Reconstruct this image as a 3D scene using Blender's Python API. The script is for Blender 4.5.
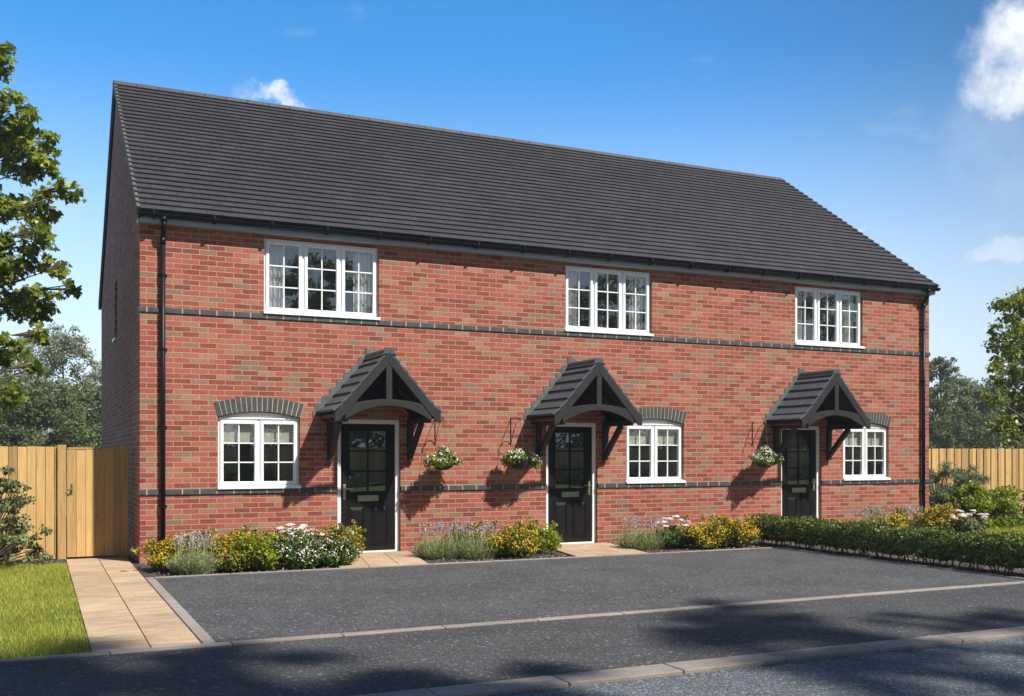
import bpy, math, random
import numpy as np
from math import sin, cos, pi, radians, sqrt, atan2
from mathutils import Vector, Matrix, Euler

# ------------------------------------------------------------ scene, camera, light
for o in list(bpy.data.objects):
    bpy.data.objects.remove(o)
S = bpy.context.scene
COL = S.collection
rnd = random.Random(7)
rng = np.random.default_rng(11)

cam = bpy.data.cameras.new('camera')
cam.lens = 35.63; cam.sensor_width = 36; cam.shift_y = 0.1045
cam.clip_start = 0.05; cam.clip_end = 3000
camo = bpy.data.objects.new('camera', cam); COL.objects.link(camo)
camo.location = (-1.314, -15.135, 1.52)
camo.rotation_euler = (pi/2, 0, -radians(25.13))
S.camera = camo

SUN_EL, SUN_AZ = radians(50), radians(150)          # azimuth from +Y towards +X
sun = bpy.data.lights.new('sun', 'SUN'); sun.energy = 5.0; sun.angle = radians(1.2)
sun.color = (1.0, 0.95, 0.87)
suno = bpy.data.objects.new('sun', sun); COL.objects.link(suno)
sd = Vector((sin(SUN_AZ)*cos(SUN_EL), cos(SUN_AZ)*cos(SUN_EL), sin(SUN_EL)))
suno.rotation_euler = sd.to_track_quat('Z', 'Y').to_euler()
suno.location = sd*60

S.view_settings.view_transform = 'Standard'
S.view_settings.look = 'None'
S.view_settings.exposure = 0.44
S.view_settings.gamma = 1.0
S.view_settings.use_curve_mapping = False
S.cycles.max_bounces = 7
S.cycles.transparent_max_bounces = 12
S.cycles.sample_clamp_indirect = 6

# ------------------------------------------------------------ node helpers
class NT:
    def __init__(s, tree): s.t = tree; s.n = tree.nodes; s.l = tree.links
    def node(s, typ, ins=None, **kw):
        n = s.n.new(typ)
        for k, v in kw.items(): setattr(n, k, v)
        if ins:
            for k, v in ins.items():
                if isinstance(v, bpy.types.NodeSocket): s.l.new(v, n.inputs[k])
                else: n.inputs[k].default_value = v
        return n
    def math(s, op, a, b=0.0, c=None, clamp=False):
        d = {0: a, 1: b}
        if c is not None: d[2] = c
        return s.node('ShaderNodeMath', d, operation=op, use_clamp=clamp).outputs[0]
    def vmath(s, op, a, b=(0, 0, 0)):
        n = s.node('ShaderNodeVectorMath', {0: a, 1: b}, operation=op)
        return n.outputs['Value'] if op in ('LENGTH', 'DOT_PRODUCT', 'DISTANCE') else n.outputs[0]
    def ramp(s, fac, stops, interp='LINEAR'):
        n = s.node('ShaderNodeValToRGB', {0: fac}); cr = n.color_ramp; cr.interpolation = interp
        while len(cr.elements) < len(stops): cr.elements.new(0.5)
        for e, (p, c) in zip(cr.elements, stops):
            e.position = p; e.color = (*c, 1) if len(c) == 3 else c
        return n.outputs[0]
    def mix(s, fac, a, b, blend='MIX'):
        n = s.n.new('ShaderNodeMix'); n.data_type = 'RGBA'; n.blend_type = blend
        for i, v in ((0, fac), (6, a), (7, b)):
            if isinstance(v, bpy.types.NodeSocket): s.l.new(v, n.inputs[i])
            else: n.inputs[i].default_value = v if i == 0 else ((*v, 1) if len(v) == 3 else v)
        return n.outputs[2]
    def noise(s, vec, scale, detail=3, rough=0.5):
        d = {'Scale': scale, 'Detail': detail, 'Roughness': rough}
        if vec is not None: d['Vector'] = vec
        return s.node('ShaderNodeTexNoise', d).outputs[0]
    def maprange(s, v, a, b, c=0.0, d=1.0, smooth=False):
        return s.node('ShaderNodeMapRange', {0: v, 1: a, 2: b, 3: c, 4: d},
                      interpolation_type='SMOOTHSTEP' if smooth else 'LINEAR').outputs[0]

def new_mat(name):
    m = bpy.data.materials.new(name); m.use_nodes = True
    m.node_tree.nodes.clear(); nt = NT(m.node_tree)
    out = nt.node('ShaderNodeOutputMaterial')
    return m, nt, out

def principled(nt, out, color, rough=0.6, spec=0.5, metal=0.0, bump=None, bstr=0.3, bdist=0.01, **kw):
    p = nt.node('ShaderNodeBsdfPrincipled')
    def put(k, v):
        if isinstance(v, bpy.types.NodeSocket): nt.l.new(v, p.inputs[k])
        else: p.inputs[k].default_value = (*v, 1) if isinstance(v, tuple) and len(v) == 3 else v
    put('Base Color', color); put('Roughness', rough); put('Metallic', metal)
    put('Specular IOR Level', spec)
    for k, v in kw.items(): put(k, v)
    if bump is not None:
        b = nt.node('ShaderNodeBump', {'Strength': bstr, 'Distance': bdist, 'Height': bump})
        nt.l.new(b.outputs[0], p.inputs['Normal'])
    nt.l.new(p.outputs[0], out.inputs[0])
    return p

def objco(nt): return nt.node('ShaderNodeTexCoord').outputs['Object']
def geopos(nt): return nt.node('ShaderNodeNewGeometry').outputs['Position']

def mat_plain(name, c, rough=0.5, spec=0.5, metal=0.0, var=0.12, nscale=6, bstr=0.05):
    m, nt, out = new_mat(name)
    v = geopos(nt)
    n = nt.noise(v, nscale, 5, 0.6)
    f = nt.maprange(n, 0.3, 0.7, 1-var, 1+var)
    col = nt.mix(1.0, c, nt.node('ShaderNodeCombineColor', {0: f, 1: f, 2: f}).outputs[0], 'MULTIPLY')
    r = nt.maprange(n, 0.3, 0.7, max(rough-0.06, 0), rough+0.06)
    principled(nt, out, col, r, spec, metal, nt.noise(v, nscale*12, 3), bstr, 0.002)
    return m

def mat_leaf(name, stops, rough=0.5, trans=0.35, spec=0.3):
    m, nt, out = new_mat(name)
    g = nt.node('ShaderNodeNewGeometry')
    r = g.outputs['Random Per Island']
    n = nt.noise(g.outputs['Position'], 1.7, 2)
    f = nt.math('ADD', nt.math('MULTIPLY', r, 0.7), nt.math('MULTIPLY', nt.maprange(n, .3, .7), 0.3))
    col = nt.ramp(f, stops)
    p = principled(nt, out, col, rough, spec)
    t = nt.node('ShaderNodeBsdfTranslucent', {'Color': nt.mix(1.0, col, (1.0, 1.0, 0.55), 'MULTIPLY')})
    mx = nt.node('ShaderNodeMixShader', {0: trans, 1: p.outputs[0], 2: t.outputs[0]})
    nt.l.new(mx.outputs[0], out.inputs[0])
    return m

# ------------------------------------------------------------ world: sky and clouds
w = bpy.data.worlds.new('World'); S.world = w; w.use_nodes = True
w.node_tree.nodes.clear(); nt = NT(w.node_tree)
sky = nt.node('ShaderNodeTexSky', sky_type='NISHITA', sun_disc=False, sun_elevation=SUN_EL,
              sun_rotation=SUN_AZ, altitude=200, air_density=1.0, dust_density=0.35, ozone_density=3.0)
gen = nt.node('ShaderNodeTexCoord').outputs['Generated']
dirv = nt.vmath('NORMALIZE', gen)
nz = nt.node('ShaderNodeTexNoise', {'Vector': dirv, 'Scale': 13.0, 'Detail': 9.0, 'Roughness': 0.6})
wob = nt.vmath('SCALE', nt.vmath('SUBTRACT', nz.outputs['Color'], (0.5, 0.5, 0.5)))
wob.node.inputs['Scale'].default_value = 0.10
dw = nt.vmath('ADD', dirv, wob)
fine = nt.noise(dirv, 22, 7, 0.62)
CL = [((0.737, 0.586, 0.335), 0.050, 1.0, 1.1), ((0.752, 0.576, 0.318), 0.050, 1.1, 1.0), ((0.755, 0.590, 0.285), 0.075, 1.0, 0.16), ((0.765, 0.565, 0.33), 0.07, 1.3, .5),
      ((0.1975, 0.9236, 0.321), 0.030, 2.4, 1.0), ((0.19, 0.925, 0.316), 0.025, 2.4, 0.8), ((0.772, 0.6186, 0.1747), 0.034, 2.8, 0.55), ((0.674, 0.7085, 0.2105), 0.018, 1.6, 0.5)]
tot = None
for c, r, zs, amp in CL:
    dlt = nt.vmath('MULTIPLY', nt.vmath('SUBTRACT', dw, c), (1, 1, zs))
    k = nt.maprange(nt.vmath('LENGTH', dlt), r*1.12, r*0.55, 0, amp, True)
    tot = k if tot is None else nt.math('MAXIMUM', tot, k)
mask = nt.math('MULTIPLY', tot, nt.maprange(fine, 0.32, 0.62, 0.25, 1.0))
wisp = nt.math('MULTIPLY', nt.maprange(nt.noise(nt.vmath('MULTIPLY', dirv, (1, 1, 2.4)), 4.2, 8, 0.62), 0.56, 0.8, 0, 0.35), 1.0)
mask = nt.math('MAXIMUM', mask, wisp)
mask = nt.math('MINIMUM', mask, 1.0)
hz = nt.maprange(nt.node('ShaderNodeSeparateXYZ', {0: dirv}).outputs[2], 0.0, 0.38, 1.0, 0.0, True)
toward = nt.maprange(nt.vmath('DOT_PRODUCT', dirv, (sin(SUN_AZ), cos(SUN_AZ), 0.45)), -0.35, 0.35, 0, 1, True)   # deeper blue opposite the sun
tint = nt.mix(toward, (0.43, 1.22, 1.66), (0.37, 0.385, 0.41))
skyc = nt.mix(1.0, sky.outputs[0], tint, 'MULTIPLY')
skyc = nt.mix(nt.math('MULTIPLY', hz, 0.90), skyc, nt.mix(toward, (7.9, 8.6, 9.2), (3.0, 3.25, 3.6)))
skyc = nt.mix(mask, skyc, (7.2, 7.6, 8.1))
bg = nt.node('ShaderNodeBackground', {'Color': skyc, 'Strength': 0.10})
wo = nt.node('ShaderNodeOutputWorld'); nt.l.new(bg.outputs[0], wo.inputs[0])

# ------------------------------------------------------------ mesh helpers
class MB:
    def __init__(s): s.v = []; s.f = []; s.m = []; s.mi = 0
    def quad(s, *p):
        b = len(s.v); s.v += [tuple(q) for q in p]; s.f.append(tuple(range(b, b+len(p)))); s.m.append(s.mi); return s
    def box(s, x0, x1, y0, y1, z0, z1):
        b = len(s.v)
        s.v += [(x0,y0,z0),(x1,y0,z0),(x1,y1,z0),(x0,y1,z0),(x0,y0,z1),(x1,y0,z1),(x1,y1,z1),(x0,y1,z1)]
        for f in ((0,3,2,1),(4,5,6,7),(0,1,5,4),(1,2,6,5),(2,3,7,6),(3,0,4,7)):
            s.f.append(tuple(b+i for i in f)); s.m.append(s.mi)
        return s
    def hexa(s, pts):           # 8 points, order like box
        b = len(s.v); s.v += [tuple(p) for p in pts]
        for f in ((0,3,2,1),(4,5,6,7),(0,1,5,4),(1,2,6,5),(2,3,7,6),(3,0,4,7)):
            s.f.append(tuple(b+i for i in f)); s.m.append(s.mi)
        return s
    def prism(s, poly, y0, y1):  # polygon in (x,z) extruded along y
        b = len(s.v); n = len(poly)
        s.v += [(x, y0, z) for x, z in poly] + [(x, y1, z) for x, z in poly]
        s.f.append(tuple(b+i for i in range(n))); s.m.append(s.mi)
        s.f.append(tuple(b+n+i for i in reversed(range(n)))); s.m.append(s.mi)
        for i in range(n):
            j = (i+1) % n
            s.f.append((b+i, b+n+i, b+n+j, b+j)); s.m.append(s.mi)
        return s
    def prismx(s, poly, x0, x1):  # polygon in (y,z) extruded along x
        b = len(s.v); n = len(poly)
        s.v += [(x0, y, z) for y, z in poly] + [(x1, y, z) for y, z in poly]
        s.f.append(tuple(b+i for i in range(n))); s.m.append(s.mi)
        s.f.append(tuple(b+n+i for i in reversed(range(n)))); s.m.append(s.mi)
        for i in range(n):
            j = (i+1) % n
            s.f.append((b+i, b+n+i, b+n+j, b+j)); s.m.append(s.mi)
        return s
    def tube(s, pts, rad, n=8, cap=True):
        pts = [Vector(p) for p in pts]
        rads = rad if isinstance(rad, (list, tuple)) else [rad]*len(pts)
        b = len(s.v); up = Vector((0, 0, 1))
        T0 = (pts[1]-pts[0]).normalized()
        a = T0.cross(up)
        if a.length < 1e-3: a = T0.cross(Vector((1, 0, 0)))
        a.normalize()
        for i, p in enumerate(pts):
            T = (pts[min(i+1, len(pts)-1)]-pts[max(i-1, 0)]).normalized()
            a = (a-T*a.dot(T))
            if a.length < 1e-5: a = T.orthogonal()
            a.normalize(); c = T.cross(a)
            for k in range(n):
                t = 2*pi*k/n; s.v.append(tuple(p+(a*cos(t)+c*sin(t))*rads[i]))
        for i in range(len(pts)-1):
            for k in range(n):
                k2 = (k+1) % n
                s.f.append((b+i*n+k, b+i*n+k2, b+(i+1)*n+k2, b+(i+1)*n+k)); s.m.append(s.mi)
        if cap:
            s.f.append(tuple(b+k for k in reversed(range(n)))); s.m.append(s.mi)
            e = b+(len(pts)-1)*n
            s.f.append(tuple(e+k for k in range(n))); s.m.append(s.mi)
        return s
    def lathe(s, prof, c, n=20):    # prof list (r,z)
        b = len(s.v)
        for r, z in prof:
            for k in range(n):
                t = 2*pi*k/n; s.v.append((c[0]+r*cos(t), c[1]+r*sin(t), c[2]+z))
        for i in range(len(prof)-1):
            for k in range(n):
                k2 = (k+1) % n
                s.f.append((b+i*n+k, b+i*n+k2, b+(i+1)*n+k2, b+(i+1)*n+k)); s.m.append(s.mi)
        return s

def link(o, parent=None):
    COL.objects.link(o)
    if parent is not None: o.parent = parent
    return o

def obj(name, mb, mats, parent=None, smooth=False, bevel=0.0, origin=None):
    me = bpy.data.meshes.new(name)
    v = mb.v
    if origin is not None: v = [(a-origin[0], b-origin[1], c-origin[2]) for a, b, c in v]
    me.from_pydata(v, [], mb.f)
    if not isinstance(mats, (list, tuple)): mats = [mats]
    for m in mats: me.materials.append(m)
    if len(mats) > 1: me.polygons.foreach_set('material_index', mb.m)
    if smooth: me.polygons.foreach_set('use_smooth', [True]*len(me.polygons))
    me.update()
    o = bpy.data.objects.new(name, me)
    if origin is not None: o.location = origin
    link(o, parent)
    if bevel:
        md = o.modifiers.new('bevel', 'BEVEL'); md.width = bevel; md.segments = 2; md.limit_method = 'ANGLE'
        md.angle_limit = radians(50)
    return o

BED = -.11
def thing(name, label, cat, loc=(0, 0, 0), group=None):
    o = bpy.data.objects.new(name, None); COL.objects.link(o)
    o.empty_display_size = 0.2
    o.location = loc; o['label'] = label; o['category'] = cat
    if group: o['group'] = group
    return o
def tag(o, label, cat, group=None):
    o['label'] = label; o['category'] = cat
    if group: o['group'] = group
    return o
def struct(name, mb, mat, **kw):
    o = obj(name, mb, mat, **kw); o['kind'] = 'structure'; return o

def np_mesh(name, V, nper, mat, parent=None, k=None, smooth=False):
    """V (n*k,3) – n polygons of k verts each."""
    n = len(V)//nper
    me = bpy.data.meshes.new(name)
    me.vertices.add(n*nper); me.vertices.foreach_set('co', V.astype(np.float32).ravel())
    me.loops.add(n*nper); me.loops.foreach_set('vertex_index', np.arange(n*nper, dtype=np.int32))
    me.polygons.add(n); me.polygons.foreach_set('loop_start', np.arange(0, n*nper, nper, dtype=np.int32))
    me.polygons.foreach_set('loop_total', np.full(n, nper, dtype=np.int32))
    me.materials.append(mat)
    me.update(calc_edges=True); me.validate()
    o = bpy.data.objects.new(name, me)
    return link(o, parent)

T_QUAD = np.array([(0, 0, 0), (.38, .45, .05), (0, 1, 0), (-.38, .45, .05)])
T_OVAL = np.array([(0, 0, 0), (.28, .25, .04), (.32, .6, .03), (0, 1, -.06), (-.32, .6, .03), (-.28, .25, .04)])
T_NARROW = np.array([(0, 0, 0), (.12, .4, .02), (0, 1, 0), (-.12, .4, .02)])
T_FLOWER = np.array([(.5, 0, 0), (.15, .15, 0), (0, .5, 0), (-.15, .15, 0), (-.5, 0, 0), (-.15, -.15, 0), (0, -.5, 0), (.15, -.15, 0)])*np.array([1, 1, 1])
T_PETAL = np.array([(.5, 0, 0), (.25, .43, 0), (-.25, .43, 0), (-.5, 0, 0), (-.25, -.43, 0), (.25, -.43, 0)])
T_MAPLE = np.array([(0, 0, 0), (.12, .18, 0), (.45, .12, -.05), (.32, .32, 0), (.58, .55, -.08), (.25, .55, 0), (.2, .78, -.02),
                    (0, 1.05, -.1), (-.2, .78, -.02), (-.25, .55, 0), (-.58, .55, -.08), (-.32, .32, 0), (-.45, .12, -.05), (-.12, .18, 0)])

def leaf_verts(P, N, size, templ, rngl=rng, spin=None):
    n = len(P)
    N = N/np.maximum(np.linalg.norm(N, axis=1, keepdims=True), 1e-6)
    a = rngl.normal(size=(n, 3)) if spin is None else spin
    X = np.cross(a, N); X /= np.maximum(np.linalg.norm(X, axis=1, keepdims=True), 1e-6)
    Y = np.cross(N, X)
    t = templ
    s = size[:, None, None]
    V = P[:, None, :] + s*(X[:, None, :]*t[None, :, 0, None] + Y[:, None, :]*t[None, :, 1, None] + N[:, None, :]*t[None, :, 2, None])
    return V.reshape(-1, 3)

def sphere_pts(n, shell=0.5):
    d = rng.normal(size=(n, 3)); d /= np.linalg.norm(d, axis=1, keepdims=True)
    r = (shell + (1-shell)*rng.random(n))**1.0
    return d*r[:, None], d

def foliage_blobs(name, blobs, n, size, templ, mat, parent, shell=0.5, up=0.4, rand=0.8, floor=None, sizevar=.35, origin=(0,0,0)):
    """blobs: list of (cx,cy,cz,rx,ry,rz); n leaves shared by volume"""
    vol = np.array([max(b[3]*b[4]*b[5], 1e-6)**0.72 for b in blobs]); vol /= vol.sum()
    VS = []
    for b, f in zip(blobs, vol):
        k = max(3, int(n*f))
        q, d = sphere_pts(k, shell)
        P = q*np.array(b[3:6]) + np.array(b[:3])
        if floor is not None: P[:, 2] = np.maximum(P[:, 2], floor+rng.random(k)*0.03)
        N = d + np.array([0, 0, up]) + rng.normal(size=(k, 3))*rand
        VS.append(leaf_verts(P, N, size*(1-sizevar+2*sizevar*rng.random(k)), templ))
    V = np.concatenate(VS) - np.array(origin)
    return np_mesh(name, V, len(templ), mat, parent)

# ------------------------------------------------------------ materials
def mat_brick():
    m, nt, out = new_mat('red_brick')
    g = nt.node('ShaderNodeNewGeometry')
    sp = nt.node('ShaderNodeSeparateXYZ', {0: g.outputs['Position']})
    u = nt.math('ADD', sp.outputs[0], sp.outputs[1])
    vec = nt.node('ShaderNodeCombineXYZ', {0: nt.math('ADD', u, 10.0), 1: nt.math('ADD', sp.outputs[2], 0.0747*40-0.0)}).outputs[0]
    # a little unevenness of the brick edges
    wn = nt.node('ShaderNodeTexNoise', {'Vector': g.outputs['Position'], 'Scale': 28.0, 'Detail': 3.0})
    dv = nt.node('ShaderNodeVectorMath', {0: nt.vmath('SUBTRACT', wn.outputs['Color'], (.5, .5, .5)), 'Scale': 0.006}, operation='SCALE').outputs[0]
    vec2 = nt.vmath('ADD', vec, dv)
    bt = nt.node('ShaderNodeTexBrick', {'Vector': vec2, 'Color1': (0, 0, 0, 1), 'Color2': (1, 1, 1, 1), 'Mortar': (0, 0, 0, 1),
                 'Scale': 1.0, 'Mortar Size': 0.0064, 'Mortar Smooth': 0.3, 'Bias': 0.0, 'Brick Width': 0.2403, 'Row Height': 0.0747},
                 offset=0.5, squash=1.0)
    r = bt.outputs['Color']; fac = bt.outputs['Fac']
    reds = [(0.00, (.27, .062, .046)), (.12, (.37, .092, .070)), (.26, (.42, .112, .084)), (.40, (.315, .074, .056)), (.50, (.395, .104, .078)),
            (.60, (.285, .068, .052)), (.68, (.41, .135, .096)), (.76, (.37, .175, .118)), (.83, (.31, .165, .115)), (.89, (.22, .062, .050)), (.92, (.25, .165, .12)), (.955, (.42, .20, .14)), (.985, (.23, .165, .13))]
    col = nt.ramp(r, reds, 'CONSTANT')
    n1 = nt.noise(nt.vmath('MULTIPLY', g.outputs['Position'], (.55, .55, 1.3)), 42, 5, 0.68)
    n2 = nt.noise(g.outputs['Position'], 0.8, 4, 0.6)
    n3 = nt.noise(g.outputs['Position'], 240, 2, 0.6)
    k = nt.math('MULTIPLY', nt.maprange(n1, .3, .7, .68, 1.18), nt.maprange(n2, .3, .7, .9, 1.1))
    k = nt.math('MULTIPLY', k, nt.maprange(n3, .3, .7, .84, 1.16))
    kk = nt.node('ShaderNodeCombineColor', {0: k, 1: k, 2: k}).outputs[0]
    col = nt.mix(1.0, col, kk, 'MULTIPLY')
    # dark kiln marks
    spk = nt.maprange(nt.noise(nt.vmath('MULTIPLY', g.outputs['Position'], (1, 1, 2.2)), 16, 3, .5), .66, .74, 0, .5)
    col = nt.mix(spk, col, (.10, .04, .035))
    col = nt.mix(nt.maprange(nt.noise(nt.vmath('MULTIPLY', g.outputs['Position'], (1, 1, 1.6)), 7, 5, .7), .46, .70, 0, .5), col, (.27, .15, .105))
    mort = nt.mix(nt.maprange(n1, .3, .7), (.37, .275, .16), (.48, .37, .235))
    col = nt.mix(fac, col, mort)
    h = nt.math('SUBTRACT', nt.math('MULTIPLY', n1, .25), fac)
    principled(nt, out, col, 0.88, 0.25, 0, h, 0.7, 0.006)
    return m

def mat_tarmac(name, base, fleck, scale, amount, tint=(1, 1, 1)):
    m, nt, out = new_mat(name)
    p = geopos(nt)
    vo = nt.node('ShaderNodeTexVoronoi', {'Vector': p, 'Scale': scale})
    cell = nt.node('ShaderNodeSeparateColor', {0: vo.outputs['Color']}).outputs[0]
    f1 = nt.maprange(cell, 1-amount, 1.0, 0, 1)
    vo2 = nt.node('ShaderNodeTexVoronoi', {'Vector': p, 'Scale': scale*.43})
    cell2 = nt.node('ShaderNodeSeparateColor', {0: vo2.outputs['Color']}).outputs[1]
    f2 = nt.maprange(cell2, 1-amount*.35, 1.0, 0, 1)
    n = nt.noise(p, 1.1, 5, .65)
    n2 = nt.noise(nt.vmath('MULTIPLY', p, (1, 3.0, 1)), 0.45, 4, .6)
    k = nt.math('MULTIPLY', nt.maprange(n, .3, .7, .82, 1.18), nt.maprange(n2, .3, .7, .86, 1.14))
    k = nt.math('MULTIPLY', k, nt.maprange(cell, 0, 1, .7, 1.3))
    kk = nt.node('ShaderNodeCombineColor', {0: k, 1: k, 2: k}).outputs[0]
    col = nt.mix(1.0, base, kk, 'MULTIPLY')
    col = nt.mix(nt.math('MAXIMUM', f1, f2), col, fleck)
    principled(nt, out, col, 0.85, 0.3, 0, nt.math('ADD', vo.outputs['Distance'], nt.noise(p, 60, 2)), 0.35, 0.006)
    return m

def mat_wood(name, c1, c2, c3):
    m, nt, out = new_mat(name)
    g = nt.node('ShaderNodeNewGeometry')
    isl = g.outputs['Random Per Island']
    off = nt.node('ShaderNodeCombineXYZ', {0: nt.math('MULTIPLY', isl, 37.0), 1: nt.math('MULTIPLY', isl, 11.0), 2: nt.math('MULTIPLY', isl, 5.0)}).outputs[0]
    v = nt.vmath('ADD', g.outputs['Position'], off)
    vs = nt.vmath('MULTIPLY', v, (14, 14, 1.1))
    n = nt.noise(vs, 2.2, 5, .6)
    wv = nt.node('ShaderNodeTexWave', {'Vector': nt.vmath('MULTIPLY', v, (1, 1, .10)), 'Scale': 14.0, 'Distortion': 5.0, 'Detail': 3.0, 'Detail Scale': 1.4}, bands_direction='X').outputs[1]
    col = nt.mix(nt.maprange(n, .3, .7), c1, c2)
    col = nt.mix(nt.math('MULTIPLY', wv, .35), col, c3)
    k = nt.maprange(isl, 0, 1, .62, 1.18)
    col = nt.mix(1.0, col, nt.node('ShaderNodeCombineColor', {0: k, 1: k, 2: k}).outputs[0], 'MULTIPLY')
    kn = nt.maprange(nt.noise(nt.vmath('MULTIPLY', v, (1, 1, .5)), 9, 2), .70, .76, 0, .55)
    col = nt.mix(kn, col, (.16, .07, .025))
    principled(nt, out, col, .75, .25, 0, n, .25, .004)
    return m

def mat_ground(name, stops, scale, rough=.95, bstr=.5, bd=.02):
    m, nt, out = new_mat(name)
    p = geopos(nt)
    n = nt.noise(p, scale, 6, .7); n2 = nt.noise(p, scale*.12, 3, .6)
    f = nt.math('ADD', nt.math('MULTIPLY', n, .65), nt.math('MULTIPLY', n2, .35))
    principled(nt, out, nt.ramp(nt.maprange(f, .3, .7), stops), rough, .2, 0, n, bstr, bd)
    return m

def mat_slab(name, ca, cb):
    m, nt, out = new_mat(name)
    g = nt.node('ShaderNodeNewGeometry'); p = g.outputs['Position']
    n = nt.noise(nt.vmath('MULTIPLY', p, (1, 3.2, 1)), 3.0, 6, .65)
    n2 = nt.noise(p, 120, 2, .6)
    col = nt.mix(nt.maprange(n, .32, .68), ca, cb)
    k = nt.math('MULTIPLY', nt.maprange(n2, .3, .7, .76, 1.22), nt.maprange(g.outputs['Random Per Island'], 0, 1, .84, 1.1))
    col = nt.mix(1.0, col, nt.node('ShaderNodeCombineColor', {0: k, 1: k, 2: k}).outputs[0], 'MULTIPLY')
    principled(nt, out, col, .85, .25, 0, n2, .3, .003)
    return m

def mat_tile(name, c, rough=.55):
    m, nt, out = new_mat(name)
    g = nt.node('ShaderNodeNewGeometry')
    k = nt.math('MULTIPLY', nt.maprange(g.outputs['Random Per Island'], 0, 1, .90, 1.10), nt.maprange(nt.noise(g.outputs['Position'], .7, 5, .6), .3, .7, .88, 1.12))
    k = nt.math('MULTIPLY', k, nt.maprange(nt.noise(g.outputs['Position'], 35, 3, .6), .3, .7, .9, 1.1))
    col = nt.mix(1.0, c, nt.node('ShaderNodeCombineColor', {0: k, 1: k, 2: k}).outputs[0], 'MULTIPLY')
    principled(nt, out, col, rough, .4, 0, nt.noise(g.outputs['Position'], 90, 3), .15, .003)
    return m

def mat_glass(name, refl=.3, tint=(.82, .86, .86)):
    m, nt, out = new_mat(name)
    tr = nt.node('ShaderNodeBsdfTransparent', {'Color': (*tint, 1)})
    n = nt.noise(geopos(nt), 1.6, 2)
    b = nt.node('ShaderNodeBump', {'Strength': .03, 'Distance': .02, 'Height': n})
    gl = nt.node('ShaderNodeBsdfGlossy', {'Color': (.95, .97, 1, 1), 'Roughness': 0.0, 'Normal': b.outputs[0]})
    gg = nt.node('ShaderNodeNewGeometry')
    cs = nt.math('ABSOLUTE', nt.vmath('DOT_PRODUCT', gg.outputs['Normal'], gg.outputs['Incoming']))
    fr = nt.math('ADD', 0.04, nt.math('MULTIPLY', 0.96, nt.math('POWER', nt.math('SUBTRACT', 1.0, cs), 5.0)))
    f = nt.math('ADD', nt.math('MULTIPLY', fr, 1.2), refl, clamp=True)
    mx = nt.node('ShaderNodeMixShader', {0: f, 1: tr.outputs[0], 2: gl.outputs[0]})
    nt.l.new(mx.outputs[0], out.inputs[0])
    return m

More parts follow.
